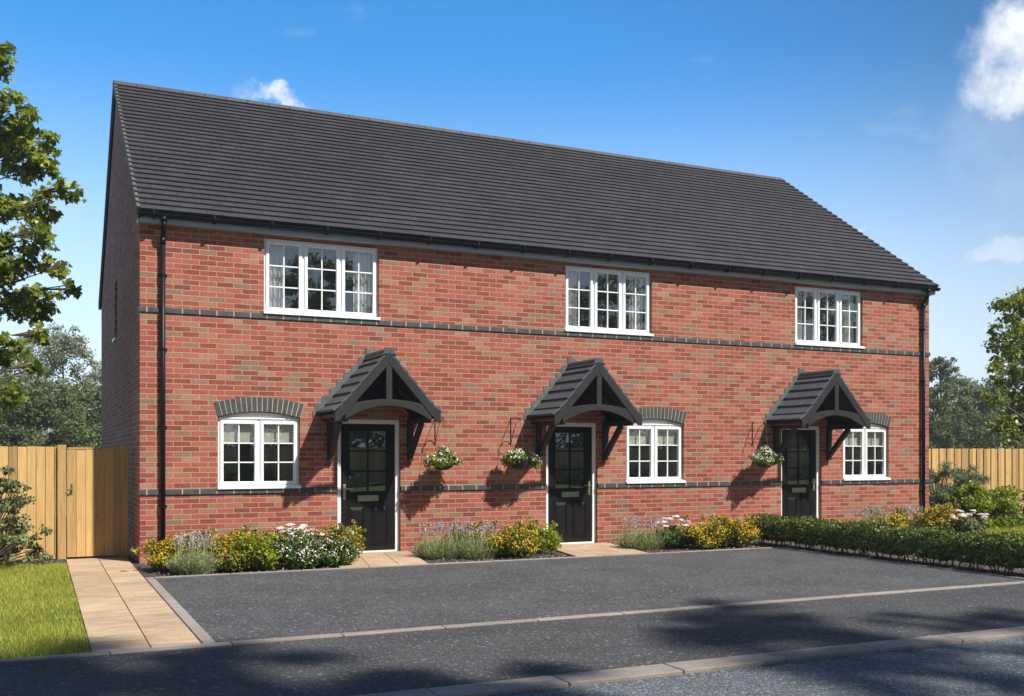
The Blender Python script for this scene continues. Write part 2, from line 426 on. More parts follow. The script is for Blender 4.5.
M = dict(
 brick=mat_brick(),
 engbrick=mat_plain('blue_engineering_brick', (.062, .075, .085), .5, .4, 0, .25, 14),
 mortar=mat_plain('mortar', (.48, .37, .22), .9, .2, 0, .15, 30),
 tile=mat_tile('slate_grey_tile', (.046, .0435, .046), .6),
 tile_b=mat_tile('verge_tile', (.068, .066, .064), .65),
 tile_v=mat_tile('verge_cap', (.115, .108, .100), .65),
 ctile=mat_tile('canopy_tile', (.068, .086, .100), .55),
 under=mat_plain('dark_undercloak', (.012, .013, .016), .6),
 fascia=mat_plain('grey_fascia', (.36, .40, .46), .35, .5, 0, .06),
 gutter=mat_plain('black_plastic', (.007, .0075, .009), .42, .25, 0, .05),
 canopy=mat_plain('anthracite_paint', (.032, .031, .031), .5, .25, 0, .08),
 stain=mat_plain('stained_timber', (.20, .045, .018), .6),
 white=mat_plain('white_upvc', (.88, .89, .90), .3, .5, 0, .01, 3, .0),
 door=mat_plain('black_door_paint', (.008, .007, .007), .48, .25, 0, .06),
 chrome=mat_plain('satin_nickel', (.36, .38, .27), .32, .5, .7, .05),
 glass=mat_glass('window_glass', .12, (.95, .97, .97)), doorglass=mat_glass('door_glass', .10, (.72, .75, .74)),
 lead=mat_plain('lead_flashing', (.115, .13, .125), .55, .5, .2, .25, 12),
 room=mat_plain('room_paint', (.16, .15, .14), .9), blind=mat_plain('roller_blind', (.62, .57, .48), .9),
 curtain=mat_plain('curtain_cloth', (.62, .60, .56), .9),
 wood=mat_wood('fresh_timber', (.54, .335, .125), (.72, .48, .20), (.34, .19, .065)),
 drive=mat_tarmac('drive_tarmac', (.068, .070, .073), (.22, .22, .22), 95, .12),
 walk=mat_tarmac('footway_tarmac', (.060, .061, .062), (.21, .21, .215), 95, .10),
 road=mat_tarmac('road_tarmac', (.082, .090, .098), (.27, .30, .32), 120, .26),
 kerb=mat_slab('kerb_concrete', (.25, .215, .185), (.34, .30, .265)),
 slab=mat_slab('buff_slab', (.37, .26, .165), (.56, .42, .285)),
 joint=mat_plain('dark_joint', (.05, .045, .04), .95),
 turf=mat_ground('turf_soil', [(0, (.055, .085, .02)), (1, (.10, .15, .035))], 30),
 field=mat_ground('field', [(0, (.05, .09, .025)), (1, (.09, .13, .04))], 3),
 bark=mat_ground('bark_mulch', [(0, (.035, .028, .024)), (.5, (.10, .085, .075)), (1, (.24, .21, .19))], 55, .95, .9, .03),
 bark_tree=mat_ground('tree_bark', [(0, (.06, .045, .03)), (1, (.17, .135, .10))], 18, .9, .8, .02),
 stem=mat_plain('plant_stem', (.085, .06, .04), .8),
 chip=mat_leaf('bark_chip', [(0, (.03, .024, .02)), (.5, (.12, .095, .08)), (1, (.30, .27, .24))], .9, 0.0),
 grass=mat_leaf('grass_blade', [(0, (.20, .25, .03)), (.45, (.40, .42, .055)), (.8, (.60, .56, .11)), (1, (.74, .68, .28))], .5, .35),
 maple=mat_leaf('maple_leaf', [(0, (.08, .13, .018)), (.5, (.21, .27, .032)), (1, (.42, .44, .06))], .35, .42, .4),
 hedge=mat_leaf('box_leaf', [(0, (.045, .075, .014)), (.5, (.11, .155, .03)), (.85, (.21, .24, .055)), (1, (.36, .31, .12))], .45, .2),
 green=mat_leaf('bush_leaf', [(0, (.03, .06, .01)), (.5, (.08, .14, .02)), (1, (.18, .24, .03))], .45, .3),
 lime=mat_leaf('lime_leaf', [(0, (.10, .16, .015)), (.5, (.24, .30, .025)), (1, (.42, .45, .05))], .45, .35),
 greygreen=mat_leaf('grey_green_leaf', [(0, (.09, .125, .05)), (.5, (.19, .23, .10)), (1, (.34, .36, .17))], .6, .25),
 teal=mat_leaf('feathery_leaf', [(0, (.08, .12, .08)), (.5, (.16, .22, .135)), (1, (.28, .34, .21))], .6, .25),
 lavleaf=mat_leaf('lavender_leaf', [(0, (.17, .22, .09)), (.5, (.33, .38, .18)), (1, (.52, .54, .30))], .6, .3),
 lavflower=mat_leaf('lavender_flower', [(0, (.32, .26, .38)), (.5, (.48, .41, .50)), (1, (.66, .58, .62))], .7, .2),
 yellow=mat_leaf('yellow_flower', [(0, (.62, .22, .01)), (.35, (.72, .40, .015)), (1, (.85, .62, .03))], .6, .25),
 goldleaf=mat_leaf('gold_shrub_leaf', [(0, (.07, .10, .014)), (.5, (.18, .20, .025)), (1, (.40, .36, .04))], .5, .3),
 whitef=mat_leaf('white_flower', [(0, (.70, .60, .62)), (.4, (.78, .76, .74)), (1, (.85, .84, .80))], .7, .2),
 pinkf=mat_leaf('pink_flower', [(0, (.42, .13, .17)), (.5, (.60, .28, .32)), (1, (.75, .50, .52))], .7, .2),
 paleflower=mat_leaf('pale_flower', [(0, (.50, .48, .78)), (.35, (.74, .74, .82)), (1, (.85, .84, .80))], .7, .2),
 farleaf=mat_leaf('far_leaf_hazed_grey', [(0, (.17, .19, .13)), (.5, (.29, .32, .22)), (1, (.44, .46, .35))], .7, .35),  # pale leaf tone, lightened and greyed further to carry distance haze
 fargreen=mat_leaf('far_leaf_green', [(0, (.07, .095, .035)), (.5, (.13, .165, .06)), (1, (.22, .25, .09))], .7, .3),
 basket=mat_plain('basket_plastic', (.018, .018, .02), .4), wire=mat_plain('black_wire', (.015, .015, .016), .4),
)

# ------------------------------------------------------------ ground, drive, footway, road
def rect(mb, x0, x1, y0, y1, z): mb.quad((x0, y0, z), (x1, y0, z), (x1, y1, z), (x0, y1, z))
m = MB(); rect(m, -180, 200, -150, 180, -0.03); struct('ground', m, M['field'])
m = MB(); rect(m, -60, 80, -9.06, -6.77, -0.004); struct('footway', m, M['walk'])
m = MB(); rect(m, -60, 80, -16.5, -9.10, -0.022); struct('road', m, M['road'])
m = MB(); rect(m, 0.0, 9.60, -6.77, -1.94, -0.002); struct('driveway', m, M['drive'])
m = MB(); rect(m, -0.94, 0.0, -6.77, 1.0, -0.012); struct('path_bed', m, M['joint'])
m = MB()
rect(m, 0.0, 9.66, -1.92, 0.0, -0.010); rect(m, 9.66, 14.8, -6.69, 0.0, -0.010)
rect(m, -12, -0.94, 0.42, 1.05, -0.006); rect(m, 15.2, 32, -.12, 1.05, -0.004)
struct('planting_bed', m, M['bark'])
m = MB(); rect(m, -12, -0.94, -6.69, 0.42, -0.010); rect(m, 14.95, 60, -6.69, -.1, -0.010); struct('lawn_soil', m, M['turf'])

def units_x(mb, x0, x1, y0, y1, z0, z1, L=.914, gap=.008):
    x = x0
    while x < x1-1e-3:
        e = min(x+L, x1); dz = rnd.uniform(-.0015, .0015)
        mb.box(x+gap/2, e-gap/2, y0, y1, z0, z1+dz); x = e
def units_y(mb, x0, x1, y0, y1, z0, z1, L=.914, gap=.008):
    y = y0
    while y < y1-1e-3:
        e = min(y+L, y1); dz = rnd.uniform(-.0015, .0015)
        mb.box(x0, x1, y+gap/2, e-gap/2, z0, z1+dz); y = e
m = MB(); units_x(m, -20, 9.7, -6.83, -6.72, -.1, .008); units_x(m, 9.7, 60, -6.83, -6.72, -.1, .008)
struct('driveway_edging', m, M['kerb'], bevel=.005)
m = MB(); units_y(m, -.105, -.005, -6.715, -1.89, -.1, .012); units_x(m, -.105+.11, 9.66, -1.945, -1.89, -.1, .012)
struct('bed_edging', m, M['kerb'], bevel=.005)
m = MB(); units_y(m, 9.60, 9.655, -6.715, -1.95, -.1, .014); struct('hedge_edging', m, M['kerb'], bevel=.005)
m = MB(); units_x(m, -50.2, 70, -9.19, -8.93, -.15, .006)
struct('road_kerb', m, M['kerb'], bevel=.01)
m = MB(); units_x(m, -50.2, 70, -16.7, -16.5, -.15, .09); struct('far_kerb', m, M['kerb'], bevel=.01)
m = MB()
y = -6.71
while y < .95:
    L = .45
    for x0, x1 in ((-.925, -.500), (-.492, -.112)):
        dz = rnd.uniform(-.001, .001)
        m.box(x0, x1, y+.004, min(y+L, .97)-.004, -.05, .004+dz)
    y += L
struct('side_path', m, M['slab'], bevel=.003)
m = MB()
for xw in (2.72, 6.32, 11.3):
    sk = .37; n = 3; W = 1.26
    for r, (ya, yb) in enumerate(((-1.885, -1.0), (-.99, -.03))):
        fa, fb = (-ya/1.9)*sk, (-yb/1.9)*sk
        for i in range(n):
            a = xw+W*i/n+.004; b = xw+W*(i+1)/n-.004
            m.hexa([(a-fa, ya, -.05), (b-fa, ya, -.05), (b-fb, yb, -.05), (a-fb, yb, -.05),
                    (a-fa, ya, .016), (b-fa, ya, .016), (b-fb, yb, .016), (a-fb, yb, .016)])
struct('door_path', m, M['slab'], bevel=.003)
m = MB(); units_y(m, 14.82, 14.94, -6.62, -.4, -.1, .012, .6); struct('neighbour_path', m, M['slab'], bevel=.003)

# ------------------------------------------------------------ the house
HX, HY, WT = 15.2, 9.3, 4.86
house = thing('brick_house', 'two storey terrace of three red brick homes under one long dark grey tiled roof', 'house')
CENT = [3.36, 6.90, 11.88]
DX = [(2.845, 3.855), (6.42, 7.41), (11.39, 12.37)]
GW = [(1.07, 2.268), (7.98, 9.19), (12.91, 14.10)]
UW = [(1.732, 3.503), (6.775, 8.513), (11.72, 13.42)]
GZ0, GZ1, RISE = 1.030, 2.075, .085
def arc(x, x0, x1, z=GZ1, rise=RISE):
    c = (x0+x1)/2; h = (x1-x0)/2; R = (h*h+rise*rise)/(2*rise)
    return z-(R-rise)+sqrt(max(R*R-(x-c)**2, 0))
ops = []
for a, b in DX: ops.append((a, b, -.05, lambda x: 2.075))
for a, b in GW: ops.append((a, b, GZ0, (lambda a, b: (lambda x: arc(x, a, b)))(a, b)))
for a, b in UW: ops.append((a, b, 3.615, lambda x: 4.75))
xs = {0.0, HX}
for a, b, z0, zf in ops:
    xs |= {a, b}
    if abs(zf((a+b)/2)-zf(a)) > 1e-3:
        for i in range(1, 12): xs.add(a+(b-a)*i/12)
xs = sorted(xs)
m = MB()
for a, b in zip(xs[:-1], xs[1:]):
    mid = (a+b)/2
    cur = sorted([o for o in ops if o[0]-1e-6 <= mid <= o[1]+1e-6], key=lambda o: o[2])
    za = zb = -.1
    for o in cur:
        if o[2] > za+1e-6: m.quad((a, 0, za), (b, 0, zb), (b, 0, o[2]), (a, 0, o[2]))
        za, zb = o[3](a), o[3](b)
        m.quad((a, 0, za), (b, 0, zb), (b, .22, zb), (a, .22, za))
        m.quad((a, 0, o[2]), (a, .22, o[2]), (b, .22, o[2]), (b, 0, o[2]))
    m.quad((a, 0, za), (b, 0, zb), (b, 0, WT), (a, 0, WT))
for a, b, z0, zf in ops:
    m.quad((a, 0, z0), (a, 0, zf(a)), (a, .22, zf(a)), (a, .22, z0))
    m.quad((b, 0, z0), (b, .22, z0), (b, .22, zf(b)), (b, 0, zf(b)))
obj('front_wall', m, M['brick'], house)
# gable walls (left one with a slim window), rear wall
RY, SL = HY/2, .70
EZ = 4.93; EY = -.16
def roofz(y): return EZ + SL*(min(y, HY-y)-EY)      # underside reference
m = MB()
wy0, wy1, wz0, wz1 = 4.42, 5.0, 3.62, 4.70
def gable(mb, X, holes):
    ys = sorted({0, RY, HY} | {h for q in holes for h in q[:2]})
    for a, b in zip(ys[:-1], ys[1:]):
        za, zb = roofz(a)-.05, roofz(b)-.05
        q = [h for h in holes if h[0] <= (a+b)/2 <= h[1]]
        if q:
            h = q[0]
            mb.quad((X, a, -.1), (X, b, -.1), (X, b, h[2]), (X, a, h[2]))
            mb.quad((X, a, h[3]), (X, b, h[3]), (X, b, zb), (X, a, za))
        else: mb.quad((X, a, -.1), (X, b, -.1), (X, b, zb), (X, a, za))
gable(m, 0, [(wy0, wy1, wz0, wz1)])
for q in (((0, wy0, wz0), (.12, wy0, wz0), (.12, wy0, wz1), (0, wy0, wz1)), ((0, wy1, wz0), (0, wy1, wz1), (.12, wy1, wz1), (.12, wy1, wz0)),
          ((0, wy0, wz1), (.12, wy0, wz1), (.12, wy1, wz1), (0, wy1, wz1)), ((0, wy0, wz0), (0, wy1, wz0), (.12, wy1, wz0), (.12, wy0, wz0))):
    m.quad(*q)
obj('gable_wall', m, M['brick'], house)
m = MB(); gable(m, HX, []); obj('gable_wall', m, M['brick'], house)
m = MB(); m.quad((HX, HY, -.1), (0, HY, -.1), (0, HY, WT), (HX, HY, WT)); obj('rear_wall', m, M['brick'], house)
m = MB(); m.box(.25, HX-.25, .24, HY-.1, 2.52, 2.62); m.box(.25, HX-.25, 3.6, 3.7, .0, 4.9)
m.box(.25, HX-.25, .24, HY-.1, -.02, .0); m.box(.25, HX-.25, .23, HY-.1, 4.86, 4.9)
for x in (5.2, 10.3): m.box(x, x+.15, .24, HY-.1, 0, 4.9)
obj('inner_wall', m, M['room'], house)

# blue brick bands
def band(mb, z0, x0, x1):
    zc, zt = z0-.002, z0+.071
    mb.mi = 1; mb.box(x0, x1, -.0205, .02, zc+.001, zt-.001)
    mb.mi = 0
    k0 = math.floor((x0+10)/.2403)
    x = k0*.2403-10
    while x < x1:
        a, b = max(x+.008, x0), min(x+.2403-.008, x1)
        if b-a > .01: mb.box(a, b, -.022, .015, zc, zt)
        x += .2403
m = MB(); band(m, 3.541, -.02, HX+.02); obj('brick_band', m, [M['engbrick'], M['mortar']], house, bevel=.002)
m = MB()
segs = []; x = -.02
for a, b in DX: segs.append((x, a)); x = b
segs.append((x, HX+.02))
for a, b in segs: band(m, .958, a, b)
obj('brick_band', m, [M['engbrick'], M['mortar']], house, bevel=.002)

# segmental brick arches
for a, b in GW:
    m = MB(); c = (a+b)/2; h = (b-a)/2; R = (h*h+RISE**2)/(2*RISE); zc = GZ1+RISE-R
    th = math.asin(h/R)*1.008; n = 17; D = .215
    m.mi = 1
    for i in range(24):
        t0, t1 = -th+2*th*i/24, -th+2*th*(i+1)/24
        P = lambda t, r: (c+r*sin(t), zc+r*cos(t))
        m.prism([P(t0, R+.002), P(t1, R+.002), P(t1, R+D-.004), P(t0, R+D-.004)], -.006, .10)
    m.mi = 0
    for i in range(n):
        t0, t1 = -th+2*th*i/n, -th+2*th*(i+1)/n; g = .0075
        P = lambda t, r, s: (c+r*sin(t)+s*cos(t), zc+r*cos(t)-s*sin(t))
        m.prism([P(t0, R, g), P(t1, R, -g), P(t1, R+D, -g), P(t0, R+D, g)], -.012, .09)
    obj('brick_arch', m, [M['engbrick'], M['mortar']], house, bevel=.002)

# roof: stepped tile courses
NR = 30; G = sqrt((RY-EY)**2+(SL*(RY-EY))**2)/NR
u = Vector((0, 1, SL)).normalized(); nrm = Vector((0, -SL, 1)).normalized()
def slope(front):
    mb = MB(); rr = random.Random(3 if front else 4)
    for i in range(NR):
        x = -.045 - (.1175 if i % 2 else 0)
        while x < HX+.045:
            a, b = max(x, -.045)+.0022, min(x+.235, HX+.045)-.0022
            if b-a > .02:
                s0 = i*G; s1 = (i+1)*G+.03; j = rr.uniform(-.0015, .0015)
                base = Vector((0, EY, EZ))
                pts = []
                for off0, off1 in ((.002, -.012), (.041+j*.6, .012+j*.6)):
                    for X, s, o in ((a, s0, off0), (b, s0, off0), (b, s1, off1), (a, s1, off1)):
                        p = base+u*s+nrm*o
                        pts.append((X, p.y if front else HY-p.y, p.z))
                mb.hexa(pts)
            x += .235
    return mb
roof = obj('roof', slope(True), M['tile'], house)
obj('rear_tiles', slope(False), M['tile'], roof)
m = MB()   # solid deck below the tiles
for f in (1, -1):
    Y = lambda y: y if f == 1 else HY-y
    m.hexa([(-.04, Y(EY+.02), EZ-.03), (HX+.04, Y(EY+.02), EZ-.03), (HX+.04, Y(RY), EZ-.03+SL*(RY-EY-.02)), (-.04, Y(RY), EZ-.03+SL*(RY-EY-.02)),
            (-.04, Y(EY+.02), EZ-.005), (HX+.04, Y(EY+.02), EZ-.005), (HX+.04, Y(RY), EZ-.008+SL*(RY-EY-.02)), (-.04, Y(RY), EZ-.008+SL*(RY-EY-.02))])
obj('roof_deck', m, M['under'], roof)
m = MB()   # ridge caps
RZ = EZ+SL*(RY-EY)
x = -.06; k = 0
while x < HX+.06:
    e = min(x+.40, HX+.06); r = .110
    prof = [(RY+r*cos(t), RZ-.045+r*.78*sin(t)) for t in [pi*j/8 for j in range(9)]]
    prof = [(RY+r+.02, RZ-.085)]+prof+[(RY-r-.02, RZ-.085)]
    m.prismx(prof, x+.004, e-.004); x = e; k += 1
obj('ridge_tile', m, M['tile_b'], roof, bevel=.004)
for sx in (0, 1):   # dry verge caps and undercloak
    m = MB(); mu = MB()
    x0, x1 = (-.054, -.006) if sx == 0 else (HX+.02, HX+.072)
    for f in (1, -1):
        for i in range(NR):
            s0 = i*G-.005; s1 = (i+1)*G+.012
            base = Vector((0, EY, EZ)); pts = []
            for off0, off1 in ((-.07, -.07), (.060, .026)):
                for X, s, o in ((x0, s0, off0), (x1, s0, off0), (x1, s1, off1), (x0, s1, off1)):
                    p = base+u*s+nrm*o
                    pts.append((X, p.y if f == 1 else HY-p.y, p.z))
            m.hexa(pts)
        pts = []
        a, b = (-.034, -.001) if sx == 0 else (HX+.001, HX+.034)
        for o in (-.165, -.078):
            for X, s in ((a, -.02), (b, -.02), (b, NR*G), (a, NR*G)):
                p = Vector((0, EY, EZ))+u*s+nrm*o
                pts.append((X, p.y if f == 1 else HY-p.y, p.z))
        mu.hexa(pts)
    obj('verge_tile', m, M['tile_v'], roof, bevel=.003)
    obj('barge_board', mu, M['under'], roof)
# fascia, soffit, gutter
m = MB(); m.box(-.03, HX+.05, -.115, -.095, 4.782, 4.925); m.box(-.029, HX+.048, -.095, .0, 4.784, 4.80)
m.box(-.03, -.006, -.095, .10, 4.785, 4.93); m.box(HX+.036, HX+.06, -.095, .10, 4.785, 4.93)
obj('fascia', m, M['fascia'], house, bevel=.002)
m = MB(); m.box(-.06, HX+.06, HY+.095, HY+.115, 4.782, 4.925); m.box(-.058, HX+.058, HY, HY+.095, 4.784, 4.80)
obj('fascia', m, M['fascia'], house)
def gutter_mb(yc):
    mb = MB(); r = .060; zc = 4.905
    outer = [(yc+r*cos(t), zc+r*sin(t)) for t in [pi+pi*j/10 for j in range(11)]]
    inner = [(yc+(r-.004)*cos(t), zc+(r-.004)*sin(t)) for t in [2*pi-pi*j/10 for j in range(11)]]
    mb.prismx(outer+inner, -.035, HX+.07)
    for X in (-.039, HX+.066): mb.prismx(outer, X, X+.008)
    return mb
g = obj('gutter', gutter_mb(-.174), M['gutter'], house)
x = .15
while x < HX:
    m = MB(); m.prismx([(-.174+.078*cos(t), 4.905+.078*sin(t)) for t in [pi+pi*j/8 for j in range(9)]], x, x+.035)
    m.box(x, x+.03, -.256, -.240, 4.875, 4.945); obj('gutter_bracket', m, M['gutter'], g); x += .82
obj('gutter', gutter_mb(HY+.174), M['gutter'], house)
for X in (.304, 14.99):
    m = MB()
    m.tube([(X, -.174, 4.87), (X, -.174, 4.80)], .045, 14)
    m.tube([(X, -.174, 4.80), (X, -.174, 4.75), (X, -.15, 4.71), (X, -.075, 4.63), (X, -.055, 4.59), (X, -.055, 4.55)], .034, 14)
    m.tube([(X, -.055, 4.60), (X, -.055, 4.5)], .041, 14)
    m.tube([(X, -.055, 4.55), (X, -.055, 0.02)], .034, 14)
    d = obj('downpipe', m, M['gutter'], house, smooth=True)
    m = MB()
    for z in (3.0, .78, 4.05, 1.9):
        m.tube([(X, -.055, z), (X, -.055, z+.035)], .041, 14); m.box(X-.06, X+.06, -.03, -.002, z+.002, z+.032)
    obj('pipe_clip', m, M['gutter'], d)

# windows
def window(x0, x1, z0, z1, n, arched, Y=.055):
    """outer size incl. frame; n casements"""
    mb = MB(); F = .050; MU = .062; D0, D1 = Y, Y+.07
    H = (lambda x: arc(x, x0, x1)) if arched else (lambda x: z1)
    zt = z1 if not arched else GZ1-.012
    mb.box(x0+.004, x0+F, D0, D1, z0, zt); mb.box(x1-F, x1-.004, D0, D1, z0, zt)
    mb.box(x0+F, x1-F, D0, D1, z0, z0+F)
    if arched:
        K = 12
        poly = [(x0+.004, zt-.02)]+[(x0+.004+(x1-x0-.008)*i/K, H(x0+.004+(x1-x0-.008)*i/K)-.006) for i in range(K+1)]+[(x1-.004, zt-.02)]
        mb.prism([(x0+F, zt-F)]+[(x0+F+.001, zt-.02)]+poly+[(x1-F-.001, zt-.02), (x1-F, zt-F)], D0+.001, D1)
        mb.box(x0+.004, x1-.004, D0-.022, D0+.01, zt-.012, zt+.006)
        top = zt
    else:
        mb.box(x0+F, x1-F, D0, D1, z1-F, z1-.004); top = z1
    iw = (x1-x0-2*F-(n-1)*MU)/n
    for i in range(1, n):
        xm = x0+F+i*iw+(i-1)*MU; mb.box(xm, xm+MU, D0+.002, D1-.002, z0+F, top-F)
    wn = obj('window', mb, M['white'], house, bevel=.004)
    sm = MB(); sm.hexa([(x0-.012, -.045, z0-.012), (x1+.012, -.045, z0-.012), (x1+.012, Y+.03, z0-.012), (x0-.012, Y+.03, z0-.012),
                        (x0-.012, -.045, z0+.024), (x1+.012, -.045, z0+.024), (x1+.012, Y-.001, z0+.05), (x0-.012, Y-.001, z0+.05)])
    sm.v = [(min(max(v[0], x0+.002), x1-.002) if v[1] > 0 else v[0], v[1], v[2]) for v in sm.v]
    obj('sill', sm, M['white'], wn, bevel=.003)
    for i in range(n):
        a = x0+F+i*(iw+MU)-.012; b = a+iw+.024; za, zb = z0+F-.012+.01, top-F+.012; s = .048
        c = MB(); y0, y1 = Y-.018, Y+.045
        c.box(a, a+s, y0, y1, za, zb); c.box(b-s, b, y0, y1, za, zb)
        c.box(a+s, b-s, y0, y1, za, za+s); c.box(a+s, b-s, y0, y1, zb-s, zb)
        # weather bar
        c.box(a+.01, b-.01, y0-.014, y0+.004, za+.006, za+.018)
        cs = obj('casement', c, M['white'], wn, bevel=.005)
        gx0, gx1, gz0, gz1 = a+s, b-s, za+s, zb-s
        p = MB(); p.box(gx0-.005, gx1+.005, Y+.012, Y+.018, gz0-.005, gz1+.005)
        pane = obj('pane', p, M['glass'], wn)
        q = MB(); t = .009
        q.box((gx0+gx1)/2-t, (gx0+gx1)/2+t, Y+.001, Y+.029, gz0, gz1)
        for k in (1, 2):
            zz = gz0+(gz1-gz0)*k/3; q.box(gx0, (gx0+gx1)/2-t, Y+.002, Y+.028, zz-t, zz+t); q.box((gx0+gx1)/2+t, gx1, Y+.002, Y+.028, zz-t, zz+t)
        obj('glazing_bar', q, M['white'], wn)
    return wn, top
def cloth(mb, x0, x1, y, z0, z1, waves, amp=.03):
    n = waves*8
    for i in range(n):
        a, b = x0+(x1-x0)*i/n, x0+(x1-x0)*(i+1)/n
        ya, yb = y+amp*sin(2*pi*waves*i/n), y+amp*sin(2*pi*waves*(i+1)/n)
        mb.quad((a, ya, z0), (b, yb, z0), (b, yb, z1), (a, ya, z1))
for (a, b) in GW:
    wn, top = window(a, b, GZ0+.004, GZ1, 2, True)
    m = MB(); m.box(a+.07, b-.07, .129, .132, 1.71, top-.02); m.tube([(a+.06, .131, 1.705), (b-.06, .131, 1.705)], .011, 8)
    obj('roller_blind', m, M['blind'], wn)
for (a, b) in UW:
    wn, top = window(a, b, 3.622, 4.745, 3, False)
    for xa, xb in ((a+.08, a+.32), (b-.36, b-.08)):
        m = MB(); cloth(m, xa, xb, .18, 3.3, 4.66, 4, .022); obj('curtain', m, M['curtain'], wn, smooth=True)
# slim gable window
m = MB()
m.box(.05, .10, wy0+.004, wy0+.05, wz0, wz1); m.box(.05, .10, wy1-.05, wy1-.004, wz0, wz1)
m.box(.05, .10, wy0+.05, wy1-.05, wz0, wz0+.06); m.box(.05, .10, wy0+.05, wy1-.05, wz1-.05, wz1-.003)
wn = obj('window', m, M['white'], house)
m = MB(); m.box(.07, .075, wy0+.04, wy1-.04, wz0+.05, wz1-.04); obj('pane', m, M['glass'], wn)
m = MB(); m.box(-.05, .05, wy0+.003, wy1-.003, wz0-.02, wz0+.02); obj('sill', m, M['white'], wn, bevel=.003)

# doors
def front_door(x0, x1, hinge_right):
    Y = .06; F = .068
    m = MB(); m.box(x0+.003, x0+F, Y, Y+.07, .0, 2.072); m.box(x1-F, x1-.003, Y, Y+.07, .0, 2.072); m.box(x0+F, x1-F, Y, Y+.07, 2.072-F, 2.072)
    m.box(x0+F-.002, x1-F+.002, Y-.05, Y+.07, .0, .032)
    fr = obj('door_frame', m, M['white'], house, bevel=.004)
    a, b = x0+F+.004, x1-F-.004; zb, zt = .04, 2.072-F-.004; yf = Y+.018; yb = yf+.045
    gx0, gx1, gz0, gz1 = a+.135, b-.135, .955, 1.90
    m = MB()
    m.box(a, gx0, yf, yb, zb, zt); m.box(gx1, b, yf, yb, zb, zt)
    m.box(gx0, gx1, yf, yb, gz1, zt); m.box(gx0, gx1, yf, yb, zb, gz0)
    # moulded surround of the glazing
    for q in ((gx0-.022, gx0+.004, gz0-.022, gz1+.022), (gx1-.004, gx1+.022, gz0-.022, gz1+.022)):
        m.box(q[0], q[1], yf-.012, yf-.0005, q[2], q[3])
    m.box(gx0+.004, gx1-.004, yf-.012, yf-.0005, gz0-.022, gz0+.004); m.box(gx0+.004, gx1-.004, yf-.012, yf-.0005, gz1-.004, gz1+.022)
    dr = obj('door', m, M['door'], house, bevel=.003)
    for px0, px1 in ((gx0-.025, (gx0+gx1)/2-.055), ((gx0+gx1)/2+.055, gx1+.025)):
        z0, z1 = .13, .745; p = MB()
        # raised and fielded panel: rim, slope, field
        t = .018; f = .052
        for (A, B, C_, D) in ((px0, px1, z0, z0+t), (px0, px1, z1-t, z1)): p.box(A, B, yf-.011, yf-.0005, C_, D)
        p.box(px0, px0+t, yf-.011, yf-.0005, z0+t, z1-t); p.box(px1-t, px1, yf-.011, yf-.0005, z0+t, z1-t)
        i0, i1, j0, j1 = px0+t+.006, px1-t-.006, z0+t+.006, z1-t-.006
        O = [(i0, yf-.0008, j0), (i1, yf-.0008, j0), (i1, yf-.0008, j1), (i0, yf-.0008, j1)]
        I = [(i0+f*.6, yf-.016, j0+f), (i1-f*.6, yf-.016, j0+f), (i1-f*.6, yf-.016, j1-f), (i0+f*.6, yf-.016, j1-f)]
        p.quad(*I)
        for k in range(4): p.quad(O[k], O[(k+1) % 4], I[(k+1) % 4], I[k])
        obj('door_panel', p, M['door'], dr)
    p = MB(); p.box(gx0-.004, gx1+.004, yf+.014, yf+.02, gz0-.004, gz1+.004); obj('pane', p, M['doorglass'], dr)
    q = MB(); t = .013; xm = (gx0+gx1)/2
    q.box(xm-t, xm+t, yf+.002, yf+.028, gz0, gz1)
    for k in (1, 2):
        zz = gz0+(gz1-gz0)*k/3; q.box(gx0, xm-t, yf+.003, yf+.027, zz-t, zz+t); q.box(xm+t, gx1, yf+.003, yf+.027, zz-t, zz+t)
    obj('glazing_bar', q, M['door'], dr)
    m = MB(); xc = (a+b)/2; m.box(xc-.165, xc+.165, yf-.010, yf-.0005, .805, .895); m.box(xc-.13, xc+.13, yf-.018, yf-.011, .815, .845); m.box(xc-.14, xc+.14, yf-.014, yf-.0105, .852, .882)
    obj('letter_box', m, M['chrome'], dr, bevel=.003)
    s = 1 if hinge_right else -1; hx = a+.055 if hinge_right else b-.055
    m = MB(); m.box(hx-.02, hx+.02, yf-.010, yf-.0005, .835, 1.065)
    m.tube([(hx, yf-.005, 1.0), (hx, yf-.05, 1.0), (hx+s*.02, yf-.058, 1.0), (hx+s*.12, yf-.058, 1.0)], .011, 8)
    m.tube([(hx, yf-.011, .885), (hx, yf-.018, .885)], .012, 10)
    obj('handle', m, M['chrome'], dr, bevel=.002)
for i, (a, b) in enumerate(DX): front_door(a, b, i == 0)

